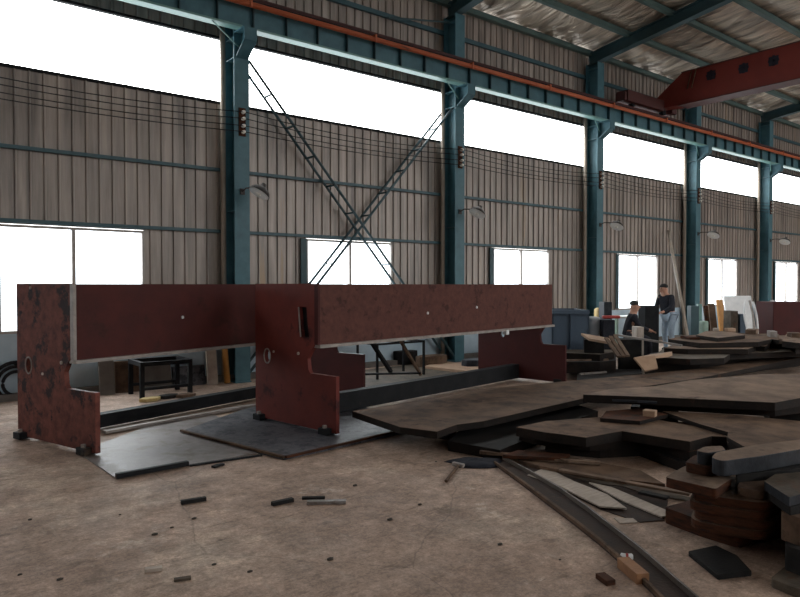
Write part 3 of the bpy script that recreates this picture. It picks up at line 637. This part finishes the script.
# pale board offcuts on the floor
def flat(pts, z, th, m, name, label, cat='board'): return poly(name, pts, z, th, m, label, cat, None, .001)
flat([(527,475),(546,467),(576,482),(562,487)], .014, .014, 'wood_pale', 'thin_board', 'pale thin board offcut nearest the curved channel, farthest back')
flat([(558,485),(574,481),(607,494),(627,508),(600,506)], .03, .012, 'wood_pale', 'thin_board', 'pale thin board offcut crossing the middle of the scattered boards')
flat([(589,482),(612,487),(676,514),(662,516.5),(622,500)], .02, .012, 'wood_pale', 'thin_board', 'long narrow pale board pointing at the front stack')
flat([(600,478),(650,488),(690,497),(690,501),(640,492)], .012, .012, 'rust_grey', 'thin_board', 'long greyish strip behind the pale boards')
flat([(614,517.5),(633,518),(638,522),(620,523)], .008, .008, 'wood_pale', 'paper_scrap', 'small pale paper scrap right of the curved channel', 'scrap')
flat([(505,456),(545,452),(640,470),(665,484),(600,477),(540,466)], .04, .04, 'rust_brown', 'steel_plate', 'low brown plate on the floor under the stepped grey-green plate', 'steel plate')
flat([(503,455),(518,450),(570,454),(560,458)], .085, .03, 'rust_red', 'flat_bar', 'short rusty red strip near the left tip of the mid pile', 'bar')
flat([(545,470),(580,474),(640,487),(600,484)], .012, .012, 'rust_grey', 'thin_board', 'greyish thin strip between pale boards and the low brown plate')

flat([(508,463),(545,466),(600,478),(668,500),(664,520),(640,522),(600,509),(560,489)], .006, .005, 'rust_dark', 'floor_sheet', 'dark brown patch for the shaded, dirty floor beneath the pale board offcuts', 'steel sheet')  # shade and dirt of the floor, laid down as a dark sheet
plate([(448,441),(500,450),(598,411),(560,399),(470,420)], .10, .10, 'mill_dark', 'dark slab standing in for the shadow under the near end of the very long rusty plate')  # added dark slab, stands for the floor shadow of the long plate
for k,(px,py,z,w,d,h,m,l) in enumerate(((716,331,.70,.16,.10,.06,'wood_pale','small bright chip standing on the tan offcut of the rear stack'),(730,331.5,.70,.18,.12,.07,'wood_tan','small beige offcut right of the bright chip on the rear stack'),
    (752,333.5,.63,.5,.2,.09,'rust_tan','pinkish short plank on top of the rear stack below the white strips'),(772,337,.63,.12,.25,.12,'worn_edge','pale upright end piece at the right of the rough brown plate'),
    (690,339,.63,.35,.2,.05,'rust_red','thin reddish offcut at the left of the rough brown plate'),(705,346,.54,.5,.2,.05,'mill_dark','thin black offcut on the grey-brown rear plate'),
    (795,337,.65,.3,.2,.08,'rust_brown','brown lump on the pinkish block at the right edge'),(735,345,.54,.3,.15,.04,'rust_tan','light small offcut on the grey-brown rear plate'))):
    c = FZ(px,py,z); mb = MB(); mb.box((c.x,c.y,z+h/2+.001),(w,d,h),.66+.4*math.sin(k*2.1)-PI/2*(k%2)); tag(mb.build('small_offcut',m,bevel=.008),l,'offcut')
for k,(a,b,w,h,m,l) in enumerate((((560,470),(690,494),.06,.02,'rust_tan','long thin dull bar behind the pale boards'),((530,458),(600,463),.05,.03,'rust_tan','brown strip lying at the back near the curved channel top'),
    ((640,492),(668,498),.07,.02,'mill_dark','short black strip left of the front stack'),((480,452),(512,455),.05,.03,'rust_brown','short brown bar behind the black rag'))):
    p, q = FZ(a[0],a[1],h/2+.045), FZ(b[0],b[1],h/2+.045); mb = MB(); mb.bar(p,q,w,h); tag(mb.build('flat_bar',m,bevel=.003),l,'bar')
# small litter
def stick(p, q, w, h, m, label, name='steel_bar', cat='bar'):
    a, b = FZ(p[0], p[1], h/2), FZ(q[0], q[1], h/2); mb = MB(); mb.bar(a, b, w, h); return tag(mb.build(name, m, bevel=.003), label, cat)
stick((181,502.5),(206,498.5), .04, .03, 'mill_dark', 'short dark bar alone on the open floor left of centre')
stick((272,504),(293,499.5), .04, .03, 'mill_dark', 'small dark bar on the floor left of the pale-topped strip')
stick((307,502.5),(346,501.5), .05, .025, 'sheet_pale', 'pale-topped flat strip on the floor below the central frame')
stick((302,498),(325,497.5), .035, .02, 'mill_dark', 'short dark strip touching the back of the pale-topped one')
stick((145,570),(162,568), .04, .02, 'wood_pale', 'small pale chip on the floor near the bottom left', 'wood_chip', 'chip')
stick((174,580),(191,577.5), .035, .014, 'rust_grey', 'small dark grey chip on the floor right of the pale chip', 'metal_chip', 'chip')
stick((213,467),(223,464), .05, .02, 'mill_dark', 'tiny dark lump on the floor in front of the floor sheets', 'metal_chip', 'chip')
stick((600,575),(611,583), .06, .03, 'rust_red', 'small rusty cube by the wooden block near the bottom', 'metal_chip', 'chip')
stick((623,562),(643,579), .075, .06, 'wood_orange', 'orange-brown wooden block beside the curved channel at the bottom', 'wood_block', 'block')
e = empty('crushed_can', FZ(624,557.5,0), 'small white and red crushed can behind the orange-brown wooden block', 'can')
a = FZ(620.5,556,.02); b = FZ(633,557,.02)
mb = MB(); mb.tube([a, a.lerp(b,.1), a.lerp(b,.5), a.lerp(b,.9), b],[.012,.019,.016,.02,.014],12); mb.build('can_body', 'white_paint', e, smooth=True)
mb = MB(); mb.tube([a.lerp(b,.42), a.lerp(b,.62)],[.0195,.0195],12); mb.build('red_band', 'red_bright', e, smooth=True)
e = empty('hammer', FZ(453,473,0), 'small hand hammer lying on the floor by the dark rag', 'hammer')
mb = MB(); mb.tube([FZ(446,481,.018), FZ(458,466,.02)], .014, 8); mb.build('handle', 'rust_brown', e)
mb = MB(); mb.bar(FZ(453,463.5,.02), FZ(464,466,.02), .035, .035); mb.build('head', 'worn_edge', e, .004)
rag = MB(); cc = FZ(476,464,0); n = 14
ring = []
for r_, z_ in ((.04,.04),(.10,.035),(.17,.03),(.21,.004)):
    ring.append([rag.bm.verts.new(cc+R0*(r_*1.2*math.cos(2*PI*k/n))*(1+.3*math.sin(k*2.3))+F0*(r_*.8*math.sin(2*PI*k/n))+Z0*(z_+.008*math.sin(k*1.9+r_*30)*(z_>.01))) for k in range(n)])
for u_, v_ in zip(ring, ring[1:]):
    for k in range(n): rag.bm.faces.new((u_[k],u_[(k+1)%n],v_[(k+1)%n],v_[k]))
rag.bm.faces.new(ring[0]); rag.bm.faces.new(ring[-1][::-1]); tag(rag.build('rag','cloth_dark',smooth=True),'black crumpled rag on the floor at the top of the curved channel','rag')
k = 0
for (px,py) in ((30,520),(155,535),(172,528),(194,519),(214,565),(250,572),(120,515),(355,486),(420,505),(500,545),(560,560),(330,560),(60,580),(20,575),(436,462),(390,520)):
    k += 1
    c = FZ(px,py,0); mb = MB(); rr = .007+.009*random.random()
    v = bmesh.ops.create_icosphere(mb.bm, subdivisions=1, radius=rr)['verts']
    for w in v: w.co = Vector((w.co.x*1.4*(1+.3*random.random()), w.co.y, max(0,w.co.z*.7+rr*.4)))+c
    tag(mb.build('floor_pebble','soil'),'tiny dark pebble scattered on the open concrete floor','pebble','pebbles on the open floor')

# ------------------------------------------------------------------ along the wall, seen under the frames
e = empty('coiled_hose', WY(14,384,10.88), 'black hose coil hanging low on the blue wall at the left edge', 'hose')
c = WY(16,383,10.86)
for k, r_ in enumerate((.30,.24,.17)):
    pts = [c+Vector((r_*math.cos(t*PI/16), -.02*k, r_*math.sin(t*PI/16))) for t in range(33)]
    mb = MB(); mb.tube(pts, .024, 8, caps=False); mb.build('hose_loop','rubber',e,smooth=True)
mb = MB(); mb.ext(c.x-.02,c.x+.02,10.80,10.93,c.z+.26,c.z+.29); mb.build('hook','steel_dark',e)
def wallboard(px0, px1, pyt, Yy, m, name, label, cat, th=.06, z0=0.0, lean=.08):
    a = WY(px0, 300, Yy).x; b = WY(px1, 300, Yy).x; z1 = WY((px0+px1)/2, pyt, Yy).z
    mb = MB(); mb.hexa([(a,Yy-lean,z0),(b,Yy-lean,z0),(b,Yy-lean+th,z0),(a,Yy-lean+th,z0),(a,Yy,z1),(b,Yy,z1),(b,Yy+th,z1),(a,Yy+th,z1)])
    return tag(mb.build(name, m, bevel=.003), label, cat)
wallboard(98,113,360,10.6,'concrete_grey','concrete_post','rough grey concrete post leaning at the wall behind left frame','post')
wallboard(114,141,361,10.68,'rust_brown','leaning_board','brown rusty board leaning on the wall left of the black stand','board')
wallboard(142,170,364,10.72,'concrete_grey','leaning_board','grey board leaning on the wall behind the black stand','board')
wallboard(172,204,366,10.72,'sheet_blue','leaning_board','grey-blue board leaning on the wall right of the black stand','board')
wallboard(206,216,350,10.60,'wood_pale','leaning_plank','upright pale timber plank against the wall left of orange tube','plank')
a = WY(226,340,10.6).x; mb = MB(); mb.tube([(a,10.55,0),(a+.0,10.75,1.1)],.05,12); tag(mb.build('upright_tube','orange_paint',smooth=True),'orange tube standing upright by the leftmost teal column','tube')
# black steel stand
def boxframe(name, x0, x1, y0, y1, z1, label, m='rafter', tk=.05, low=True):
    e = empty(name, ((x0+x1)/2,(y0+y1)/2,0), label, 'stand')
    for x in (x0,x1):
        for y in (y0,y1):
            mb = MB(); mb.ext(x-tk/2,x+tk/2,y-tk/2,y+tk/2,0,z1-tk/2); mb.build('leg', m, e)
    mb = MB(); mb.ext(x0-tk/2,x1+tk/2,y0-tk/2,y0+tk/2,z1-tk/2,z1+tk/2); mb.ext(x0-tk/2,x1+tk/2,y1-tk/2,y1+tk/2,z1-tk/2,z1+tk/2)
    mb.ext(x0-tk/2,x0+tk/2,y0+tk/2,y1-tk/2,z1-tk/2,z1+tk/2); mb.ext(x1-tk/2,x1+tk/2,y0+tk/2,y1-tk/2,z1-tk/2,z1+tk/2); mb.build('top_frame', m, e)
    if low:
        mb = MB(); mb.ext(x0+tk/2,x1-tk/2,y0-.02,y0+.02,.12,.16); mb.ext(x0+tk/2,x1-tk/2,y1-.02,y1+.02,.12,.16); mb.build('lower_rail', m, e)
    return e
a = FZ(140,398,0); b = FZ(190,394,0)
boxframe('steel_stand', a.x, b.x, a.y-.1, a.y+.45, .50, 'low black steel stand on the floor behind the left press frame', 'steel_dark', .06)
a = FZ(373,375,0); a = WY(366,375,9.6)
boxframe('steel_stand', WY(364,360,9.7).x, WY(410,360,9.7).x, 9.3, 9.9, .62, 'thin dark steel stand seen below the central frame beam', 'steel_dark', .035, False)
e = empty('steel_trestle', GL(0,11,0), 'dark slanting steel trestle standing below the central frame beam', 'trestle')
mb = MB(); mb.bar(DP(370,340,10.9), DP(391,372,10.6)+Z0*0, .06, .05); mb.build('leg','steel_dark',e)
mb = MB(); mb.bar(DP(400,340,10.9), DP(421,375,10.5), .04, .04); mb.build('leg','rust_brown',e)
mb = MB(); mb.bar(DP(345,374.5,10.7), DP(421,373,10.5), .05, .03); mb.build('foot_bar','steel_dark',e)
mb = MB(); mb.bar(DP(370,341,10.9), DP(400,341,10.9), .05, .04); mb.build('top_bar','steel_dark',e)
# scrap on the floor along the wall, between leftmost and second column
sc = [(405,364,.5,.25,.28,'mill_dark','dark scrap lump under the right brace foot'),(432,366,.7,.3,.22,'rust_brown','brown flat scrap along the wall under the beam'),(476,368,.6,.3,.18,'mill_blue','blue-grey scrap by the second column foot')]
for px,py,w,d,h,m,l in sc:
    c = FZ(px,py,0); mb = MB()
    base = [c+Vector((w*.5*math.cos(t*PI/4+.3)*(1+.25*random.random()), d*.6*math.sin(t*PI/4+.3)*(1+.3*random.random()), h)) for t in range(8)]
    mb.prism(base, h); tag(mb.build('scrap_piece', m, bevel=.02), l, 'scrap')
flat([(338,385),(375,389),(470,370),(430,362),(345,372)], .01, .01, 'rust_grey', 'floor_sheet', 'thin greyish sheet on the floor beyond the central tie beam', 'steel sheet')
flat([(425,366),(476,372),(484,366),(440,361)], .06, .05, 'wood_tan', 'floor_board', 'tan board on the floor by the second column foot', 'board')
for px,py,l,m in ((150,401,'dirty yellow rag by the black stand foot','yellow'),(168,398,'dark metal scrap under the black stand','mill_dark'),(186,397,'brown scrap lump right of the black stand','rust_brown')):
    c = FZ(px,py,0); mb = MB(); mb.prism([c+Vector((.16*math.cos(t*PI/3),.1*math.sin(t*PI/3+.2),.05)) for t in range(6)],.05); tag(mb.build('scrap_piece',m,bevel=.01),l,'scrap')

# ------------------------------------------------------------------ far right clutter
def upright(px0, px1, pyt, pyb, t, m, name, label, cat, dep=.5, lean=0.0, bev=.01):
    a, b = DP(px0, pyb, t), DP(px1, pyb, t); zt = DP((px0+px1)/2, pyt, t).z
    o = R0*0 + F0*dep; k = F0*lean
    mb = MB(); A = Vector((a.x,a.y,0)); B = Vector((b.x,b.y,0))
    mb.hexa([A, B, B+o, A+o, A+k+Z0*zt, B+k+Z0*zt, B+o+k+Z0*zt, A+o+k+Z0*zt]); return tag(mb.build(name, m, bevel=bev), label, cat)
e = empty('scrap_container', DT(571,13.0), 'large blue-grey metal container right of the central press frame', 'container')
o0 = DT(552,13.0); o1 = DT(589,13.0); zt = 1.16; dp = F0*1.0
mb = MB(); wl_ = .04
r_ = (o1-o0).normalized()
for (p,q,s_) in ((o0,o1,F0*wl_),(o0+dp,o1+dp,-F0*wl_),(o0,o0+dp,r_*wl_),(o1,o1+dp,-r_*wl_)):
    mb.hexa([p,q,q+s_,p+s_,p+Z0*zt,q+Z0*zt,q+s_+Z0*zt,p+s_+Z0*zt])
mb.hexa([o0,o1,o1+dp,o0+dp,o0+Z0*.04,o1+Z0*.04,o1+dp+Z0*.04,o0+dp+Z0*.04]); mb.build('body','blue_box',e)
mb = MB(); mb.bar(o0-F0*.03+Z0*(zt-.04), o1-F0*.03+Z0*(zt-.04), .05,.08); mb.build('rim','blue_box',e)
for f_ in (.5,):
    mb = MB(); p = o0.lerp(o1,f_)-F0*.02; mb.bar(p, p+Z0*(zt-.08), .05,.012, R0); mb.build('rib','blue_box',e)
upright(590,601,317,340,13.4,'grey_cloth','white_drum','pale grey drum beside the blue-grey container','drum',.35,0,.05)
upright(603,615,320,340,13.2,'cloth_dark','welding_set','dark welding set with small red part near the seated worker','machine',.4)
upright(597,604,308,320,15.5,'yellow','yellow_sack','yellow sack standing behind the pale drum','sack',.3,0,.06)
upright(604,612,302,325,14.6,'mill_blue','grey_locker','grey locker standing far behind the dark welding set','locker',.4)
a = DP(611,320,13.1); mb = MB(); mb.box((a.x,a.y,a.z+.06),(.35,.1,.06),-.6); tag(mb.build('red_cable','red_bright',bevel=.02),'small red bundle lying on the dark welding set','cable')
# worktable behind the seated worker
e = empty('work_table', DT(640,15.5), 'work table with pale top behind the seated worker', 'table')
a, b = DT(616,15.8,.86), DT(643,15.8,.86)
mb = MB(); mb.hexa([a,b,b+F0*.7,a+F0*.7,a+Z0*.04,b+Z0*.04,b+F0*.7+Z0*.04,a+F0*.7+Z0*.04]); mb.build('tabletop','white_paint',e)
for p in (a,b,a+F0*.65,b+F0*.65):
    mb = MB(); q = p.lerp((a+b)/2+F0*.33,.08); mb.ext(q.x-.03,q.x+.03,q.y-.03,q.y+.03,0,.86); mb.build('leg','green_pale',e)
upright(637,644,327,336,13.2,'wood_pale','cardboard_box','pale open cardboard box in front of the seated worker','box',.3)
upright(645,659,306,340,15.2,'steel_dark','drill_press','dark upright machine body between the two workers','machine',.45)
upright(691,699,306,336,17.0,'rafter','steel_post','dark teal upright post piece right of the leaning white pole','post',.25)
upright(698,702,304,322,17.2,'teal_pale','pale_post','pale teal narrow upright piece by the dark post','post',.1)
upright(703,709,321,336,15.8,'green_pale','green_drum','small pale green canister behind the rear stack','canister',.25,0,.04)
upright(709,713,306,334,17.2,'rust_red','leaning_board','dark red-brown board upright left of a wider brown one','board',.08,.3)
upright(713.5,720,304,334,17.4,'rust_brown','leaning_board','wide rusty brown board standing upright behind the rear stack','board',.08,.3)
upright(722,728,300,330,18.6,'orange_paint','leaning_board','tall orange-brown board standing by the white panel','board',.1,.3)
upright(731,738,311,331,16.6,'rust_grey','grey_block','grey upright block in front of the white panel','block',.4)
upright(740,746,314,330,16.6,'blue_box','navy_block','dark navy upright block right of the grey block','block',.4)
upright(729,757,296,331,21.6,'white_paint','sheet_stack','big white panel standing far behind the upright blocks','panel',.06,.4)
upright(773,812,302,334,16.5,'maroon','red_cabinet','large dark maroon steel cabinet at the right edge','cabinet',.8)
a = WY(772,300,10.40); b = WY(772,322,10.40); mb = MB(); mb.tube([a, b],.07,10); tag(mb.build('white_tube','white_paint',smooth=True),'short white tube hanging right of the rightmost column','tube')
for k,(x0,x1,y0) in enumerate(((746,749,300),(749.5,754,301),(753,757.5,302))):
    p0, p1 = DP(x0,y0,16.6), DP(x1,333,16.0); pts = [p0.lerp(p1,t/8)+R0*(.07*math.sin(PI*t/8)*(-1 if k==0 else .5)) for t in range(9)]
    pts.append(Vector((p1.x,p1.y,0)))
    mb = MB(); mb.tube(pts,.028,8); tag(mb.build('curved_strip','white_paint' if k != 1 else 'worn_edge',smooth=True), '%s of three curved white strips leaning left of the rightmost column' % ('leftmost','middle','rightmost')[k],'strip')
# long pole leaning on the wall
b = DP(687,334,15.6); a = WY(668.5,231,10.8)
d = (b-a).normalized(); g = b+d*((b.z-.0)/-d.z) if d.z < 0 else b
mb = MB(); mb.tube([a, g+Z0*.02],.04,10); tag(mb.build('leaning_pole','downpipe',smooth=True),'long pale pole leaning against the wall left of the fourth column','pole')

# ------------------------------------------------------------------ people
def skin(name, joints, edges, m, par, root=0):
    me = bpy.data.meshes.new(name); base = parent_loc(par)
    me.from_pydata([Vector(j[0])-base for j in joints], edges, []); o = bpy.data.objects.new(name, me); C.objects.link(o); o.parent = par
    me.materials.append(M[m]); sk = o.modifiers.new('skin','SKIN'); sk.use_smooth_shade = True
    for i, j in enumerate(joints):
        d = me.skin_vertices[0].data[i]; d.radius = (j[1], j[2] if len(j) > 2 else j[1]); d.use_root = (i == root)
    sb = o.modifiers.new('sub','SUBSURF'); sb.levels = 1; sb.render_levels = 2; return o
def person(o, hd, label, J, trousers, jacket):
    a_, b_ = Vector(J['chest']), Vector(J['neck']); J = dict(J); K_ = a_.lerp(b_, .62)
    # J: joint positions in a local frame (side, forward, up); hd = heading vector the chest faces
    f = hd.normalized(); s = f.cross(Z0).normalized()
    W = lambda p: o + s*p[0] + f*p[1] + Z0*p[2]
    e = empty('person', o, label, 'person')
    n = list(J); idx = {k:i for i,k in enumerate(n)}
    rad = dict(pelvis=.125,waist=.115,chest=.135,neck=.065,skull=.115,crown=.10,collar=.095,shl=.06,shr=.06,ell=.042,elr=.042,wrl=.03,wrr=.03,hal=.038,har=.038,hil=.085,hir=.085,knl=.058,knr=.058,anl=.04,anr=.04,tol=.035,tor=.035)
    ed = [('pelvis','waist'),('waist','chest'),('chest','neck'),('neck','skull'),('skull','crown'),('chest','shl'),('shl','ell'),('ell','wrl'),('wrl','hal'),('chest','shr'),('shr','elr'),('elr','wrr'),('wrr','har'),
          ('pelvis','hil'),('hil','knl'),('knl','anl'),('anl','tol'),('pelvis','hir'),('hir','knr'),('knr','anr'),('anr','tor')]
    skin('body', [(W(J[k]), rad[k]) for k in n], [(idx[a],idx[b]) for a,b in ed], 'skin', e, idx['pelvis'])
    J['collar'] = tuple(K_)
    def sub(name, keys, es, m, g):
        ii = {k:i for i,k in enumerate(keys)}; skin(name, [(W(J[k]), rad[k]*g+.006) for k in keys], [(ii[a],ii[b]) for a,b in es], m, e)
    sub('jacket', ['waist','pelvis','chest','collar','shl','ell','wrl','shr','elr','wrr'], [('pelvis','waist'),('waist','chest'),('chest','collar'),('chest','shl'),('shl','ell'),('ell','wrl'),('chest','shr'),('shr','elr'),('elr','wrr')], jacket, 1.12)
    sub('trousers', ['pelvis','hil','knl','anl','hir','knr','anr'], [('pelvis','hil'),('hil','knl'),('knl','anl'),('pelvis','hir'),('hir','knr'),('knr','anr')], trousers, 1.14)
    sub('shoe', ['anl','tol'], [('anl','tol')], 'rubber', 1.15); sub('shoe', ['anr','tor'], [('anr','tor')], 'rubber', 1.15)
    hc = W(J['crown']); mb = MB(); v = bmesh.ops.create_uvsphere(mb.bm, u_segments=16, v_segments=10, radius=.098)['verts']
    for w in v: w.co = Vector((w.co.x, w.co.y, w.co.z*.8 if w.co.z > 0 else w.co.z*.35)) + hc - f*.018 + Z0*.01
    mb.build('hair','hair',e,smooth=True)
    hd_ = W(J['skull'])
    for sx in (-1,1):
        mb = MB(); c = hd_+s*(.032*sx)+f*.082+Z0*.035; v = bmesh.ops.create_icosphere(mb.bm, subdivisions=1, radius=.011)['verts']
        for w in v: w.co += c
        mb.build('eye','hair',e)
        mb = MB(); c = hd_+s*(.088*sx)+Z0*.01; v = bmesh.ops.create_icosphere(mb.bm, subdivisions=2, radius=.028)['verts']
        for w in v: w.co = Vector((w.co.x*.6,w.co.y*.6,w.co.z))+c
        mb.build('ear','skin',e,smooth=True)
    mb = MB(); mb.tube([hd_+f*.08+Z0*.03, hd_+f*.105-Z0*.005, hd_+f*.08-Z0*.015],[.008,.016,.010],8); mb.build('nose','skin',e,smooth=True)
    mb = MB(); mb.bar(hd_+f*.083-Z0*.045-s*.02, hd_+f*.083-Z0*.045+s*.02,.008,.008); mb.build('mouth','red_oxide',e)
    for side, sg in (('l',-1),('r',1)):                     # five bent fingers per hand
        wr, ha = W(J['wr'+side]), W(J['ha'+side]); d = (ha-wr).normalized(); a = d.cross(Z0).normalized() if abs(d.z) < .95 else s
        nn = a.cross(d)
        for k, ln in enumerate((.065,.075,.07,.055)):
            p = ha+a*(.025*(k-1.5)*.9)+d*.02; mb = MB(); mb.tube([p, p+d*ln*.55, p+d*ln*.85-nn*ln*.3*(1 if nn.z>0 else -1)],[.010,.009,.006],6); mb.build('finger','skin',e,smooth=True)
        mb = MB(); p = wr.lerp(ha,.5)+a*(.03*-sg); mb.tube([p, p+a*(.03*-sg)+d*.02, p+a*(.035*-sg)+d*.055],[.012,.011,.008],6); mb.build('thumb','skin',e,smooth=True)
    return e
# seated worker, facing right
o = DT(628, 14.4); zs = .42
J = dict(pelvis=(0,0,zs+.12),waist=(0,.03,zs+.3),chest=(0,.09,zs+.5),neck=(0,.12,zs+.64),skull=(0,.15,zs+.75),crown=(0,.145,zs+.81),
 shl=(-.18,.1,zs+.55),ell=(-.22,.22,zs+.34),wrl=(-.16,.42,zs+.26),hal=(-.14,.49,zs+.24),shr=(.18,.1,zs+.55),elr=(.22,.22,zs+.34),wrr=(.16,.42,zs+.26),har=(.14,.49,zs+.24),
 hil=(-.1,.05,zs+.1),knl=(-.14,.42,zs+.08),anl=(-.13,.44,.08),tol=(-.13,.57,.045),hir=(.1,.05,zs+.1),knr=(.14,.42,zs+.08),anr=(.13,.44,.08),tor=(.13,.57,.045))
person(o, R0*.9-F0*.2, 'person in dark clothes sitting low and facing right beside the pale box', J, 'cloth_dark', 'cloth_dark')
mb = MB(); mb.box(o+Z0*.195,(.34,.34,.39),.4); tag(mb.build('seat_box','rust_brown',bevel=.01),'brown box used as a seat by the worker in dark clothes','box')
o = DT(669.5, 16.4)
J = dict(pelvis=(0,0,.93),waist=(0,.03,1.08),chest=(0,.1,1.3),neck=(0,.16,1.43),skull=(0,.21,1.54),crown=(0,.2,1.6),
 shl=(-.19,.11,1.36),ell=(-.24,.2,1.1),wrl=(-.2,.4,1.0),hal=(-.19,.48,.98),shr=(.19,.11,1.36),elr=(.24,.2,1.1),wrr=(.2,.4,1.0),har=(.19,.48,.98),
 hil=(-.1,0,.88),knl=(-.12,.06,.48),anl=(-.13,0,.08),tol=(-.13,.13,.045),hir=(.1,0,.88),knr=(.12,.03,.48),anr=(.12,-.03,.08),tor=(.12,.1,.045))
person(o, -R0*.9-F0*.4, 'person standing in light blue trousers behind the rear plates', J, 'denim_pale', 'cloth_dark')

# ------------------------------------------------------------------ light
w = bpy.data.worlds.new('sky'); SC.world = w; w.use_nodes = True; nt = w.node_tree; bg = nt.nodes['Background']
tc = nt.nodes.new('ShaderNodeTexCoord'); sp = nt.nodes.new('ShaderNodeSeparateXYZ'); rp = nt.nodes.new('ShaderNodeValToRGB')
nt.links.new(tc.outputs['Generated'], sp.inputs[0]); nt.links.new(sp.outputs[2], rp.inputs[0]); nt.links.new(rp.outputs[0], bg.inputs[0])
rp.color_ramp.elements[0].position = 0; rp.color_ramp.elements[0].color = (.42,.42,.42,1)
rp.color_ramp.elements[1].position = .25; rp.color_ramp.elements[1].color = (1.0,.98,.95,1)
bg.inputs[1].default_value = 10
def portal(loc, rot, sx, sy):
    l = bpy.data.lights.new('daylight_portal','AREA'); l.shape = 'RECTANGLE'; l.size = sx; l.size_y = sy; l.cycles.is_portal = True
    o = bpy.data.objects.new('daylight_portal', l); C.objects.link(o); o.location = loc; o.rotation_euler = rot
portal(((XL+XR)/2, YW+.08, (SZ0+SZ1)/2), (-PI/2,0,0), XR-XL, SZ1-SZ0)
portal(((XL+XR)/2, YF-.08, (SZ0+6.6)/2), (PI/2,0,0), XR-XL, 6.6-SZ0)
portal(((XL+XR)/2, YW+.08, (WZ0+WZ1)/2), (-PI/2,0,0), XR-XL, WZ1-WZ0)
for a, b in SKY: portal(((a+b)/2, sum(SKY_Y)/2, ZE+.3+SLOPE*(YW+sum(SKY_Y)/2)), (math.atan(SLOPE),0,0), b-a, SKY_Y[1]-SKY_Y[0])
for a, b in GATES: portal(((a+b)/2, YF-.08, 2.1), (PI/2,0,0), b-a, 4.2)

cd = bpy.data.cameras.new('camera'); cd.sensor_width = 36; cd.lens = 664/800*36; cd.clip_start = .05; cd.clip_end = 200
co = bpy.data.objects.new('camera', cd); C.objects.link(co); co.location = CAM
co.rotation_euler = Matrix((R0, UP, -FW)).transposed().to_euler()
SC.camera = co
SC.view_settings.view_transform = 'Standard'; SC.view_settings.look = 'None'; SC.view_settings.exposure = 0; SC.view_settings.gamma = 1; SC.view_settings.use_curve_mapping = False
SC.cycles.max_bounces = 8; SC.cycles.diffuse_bounces = 5; SC.cycles.transparent_max_bounces = 16
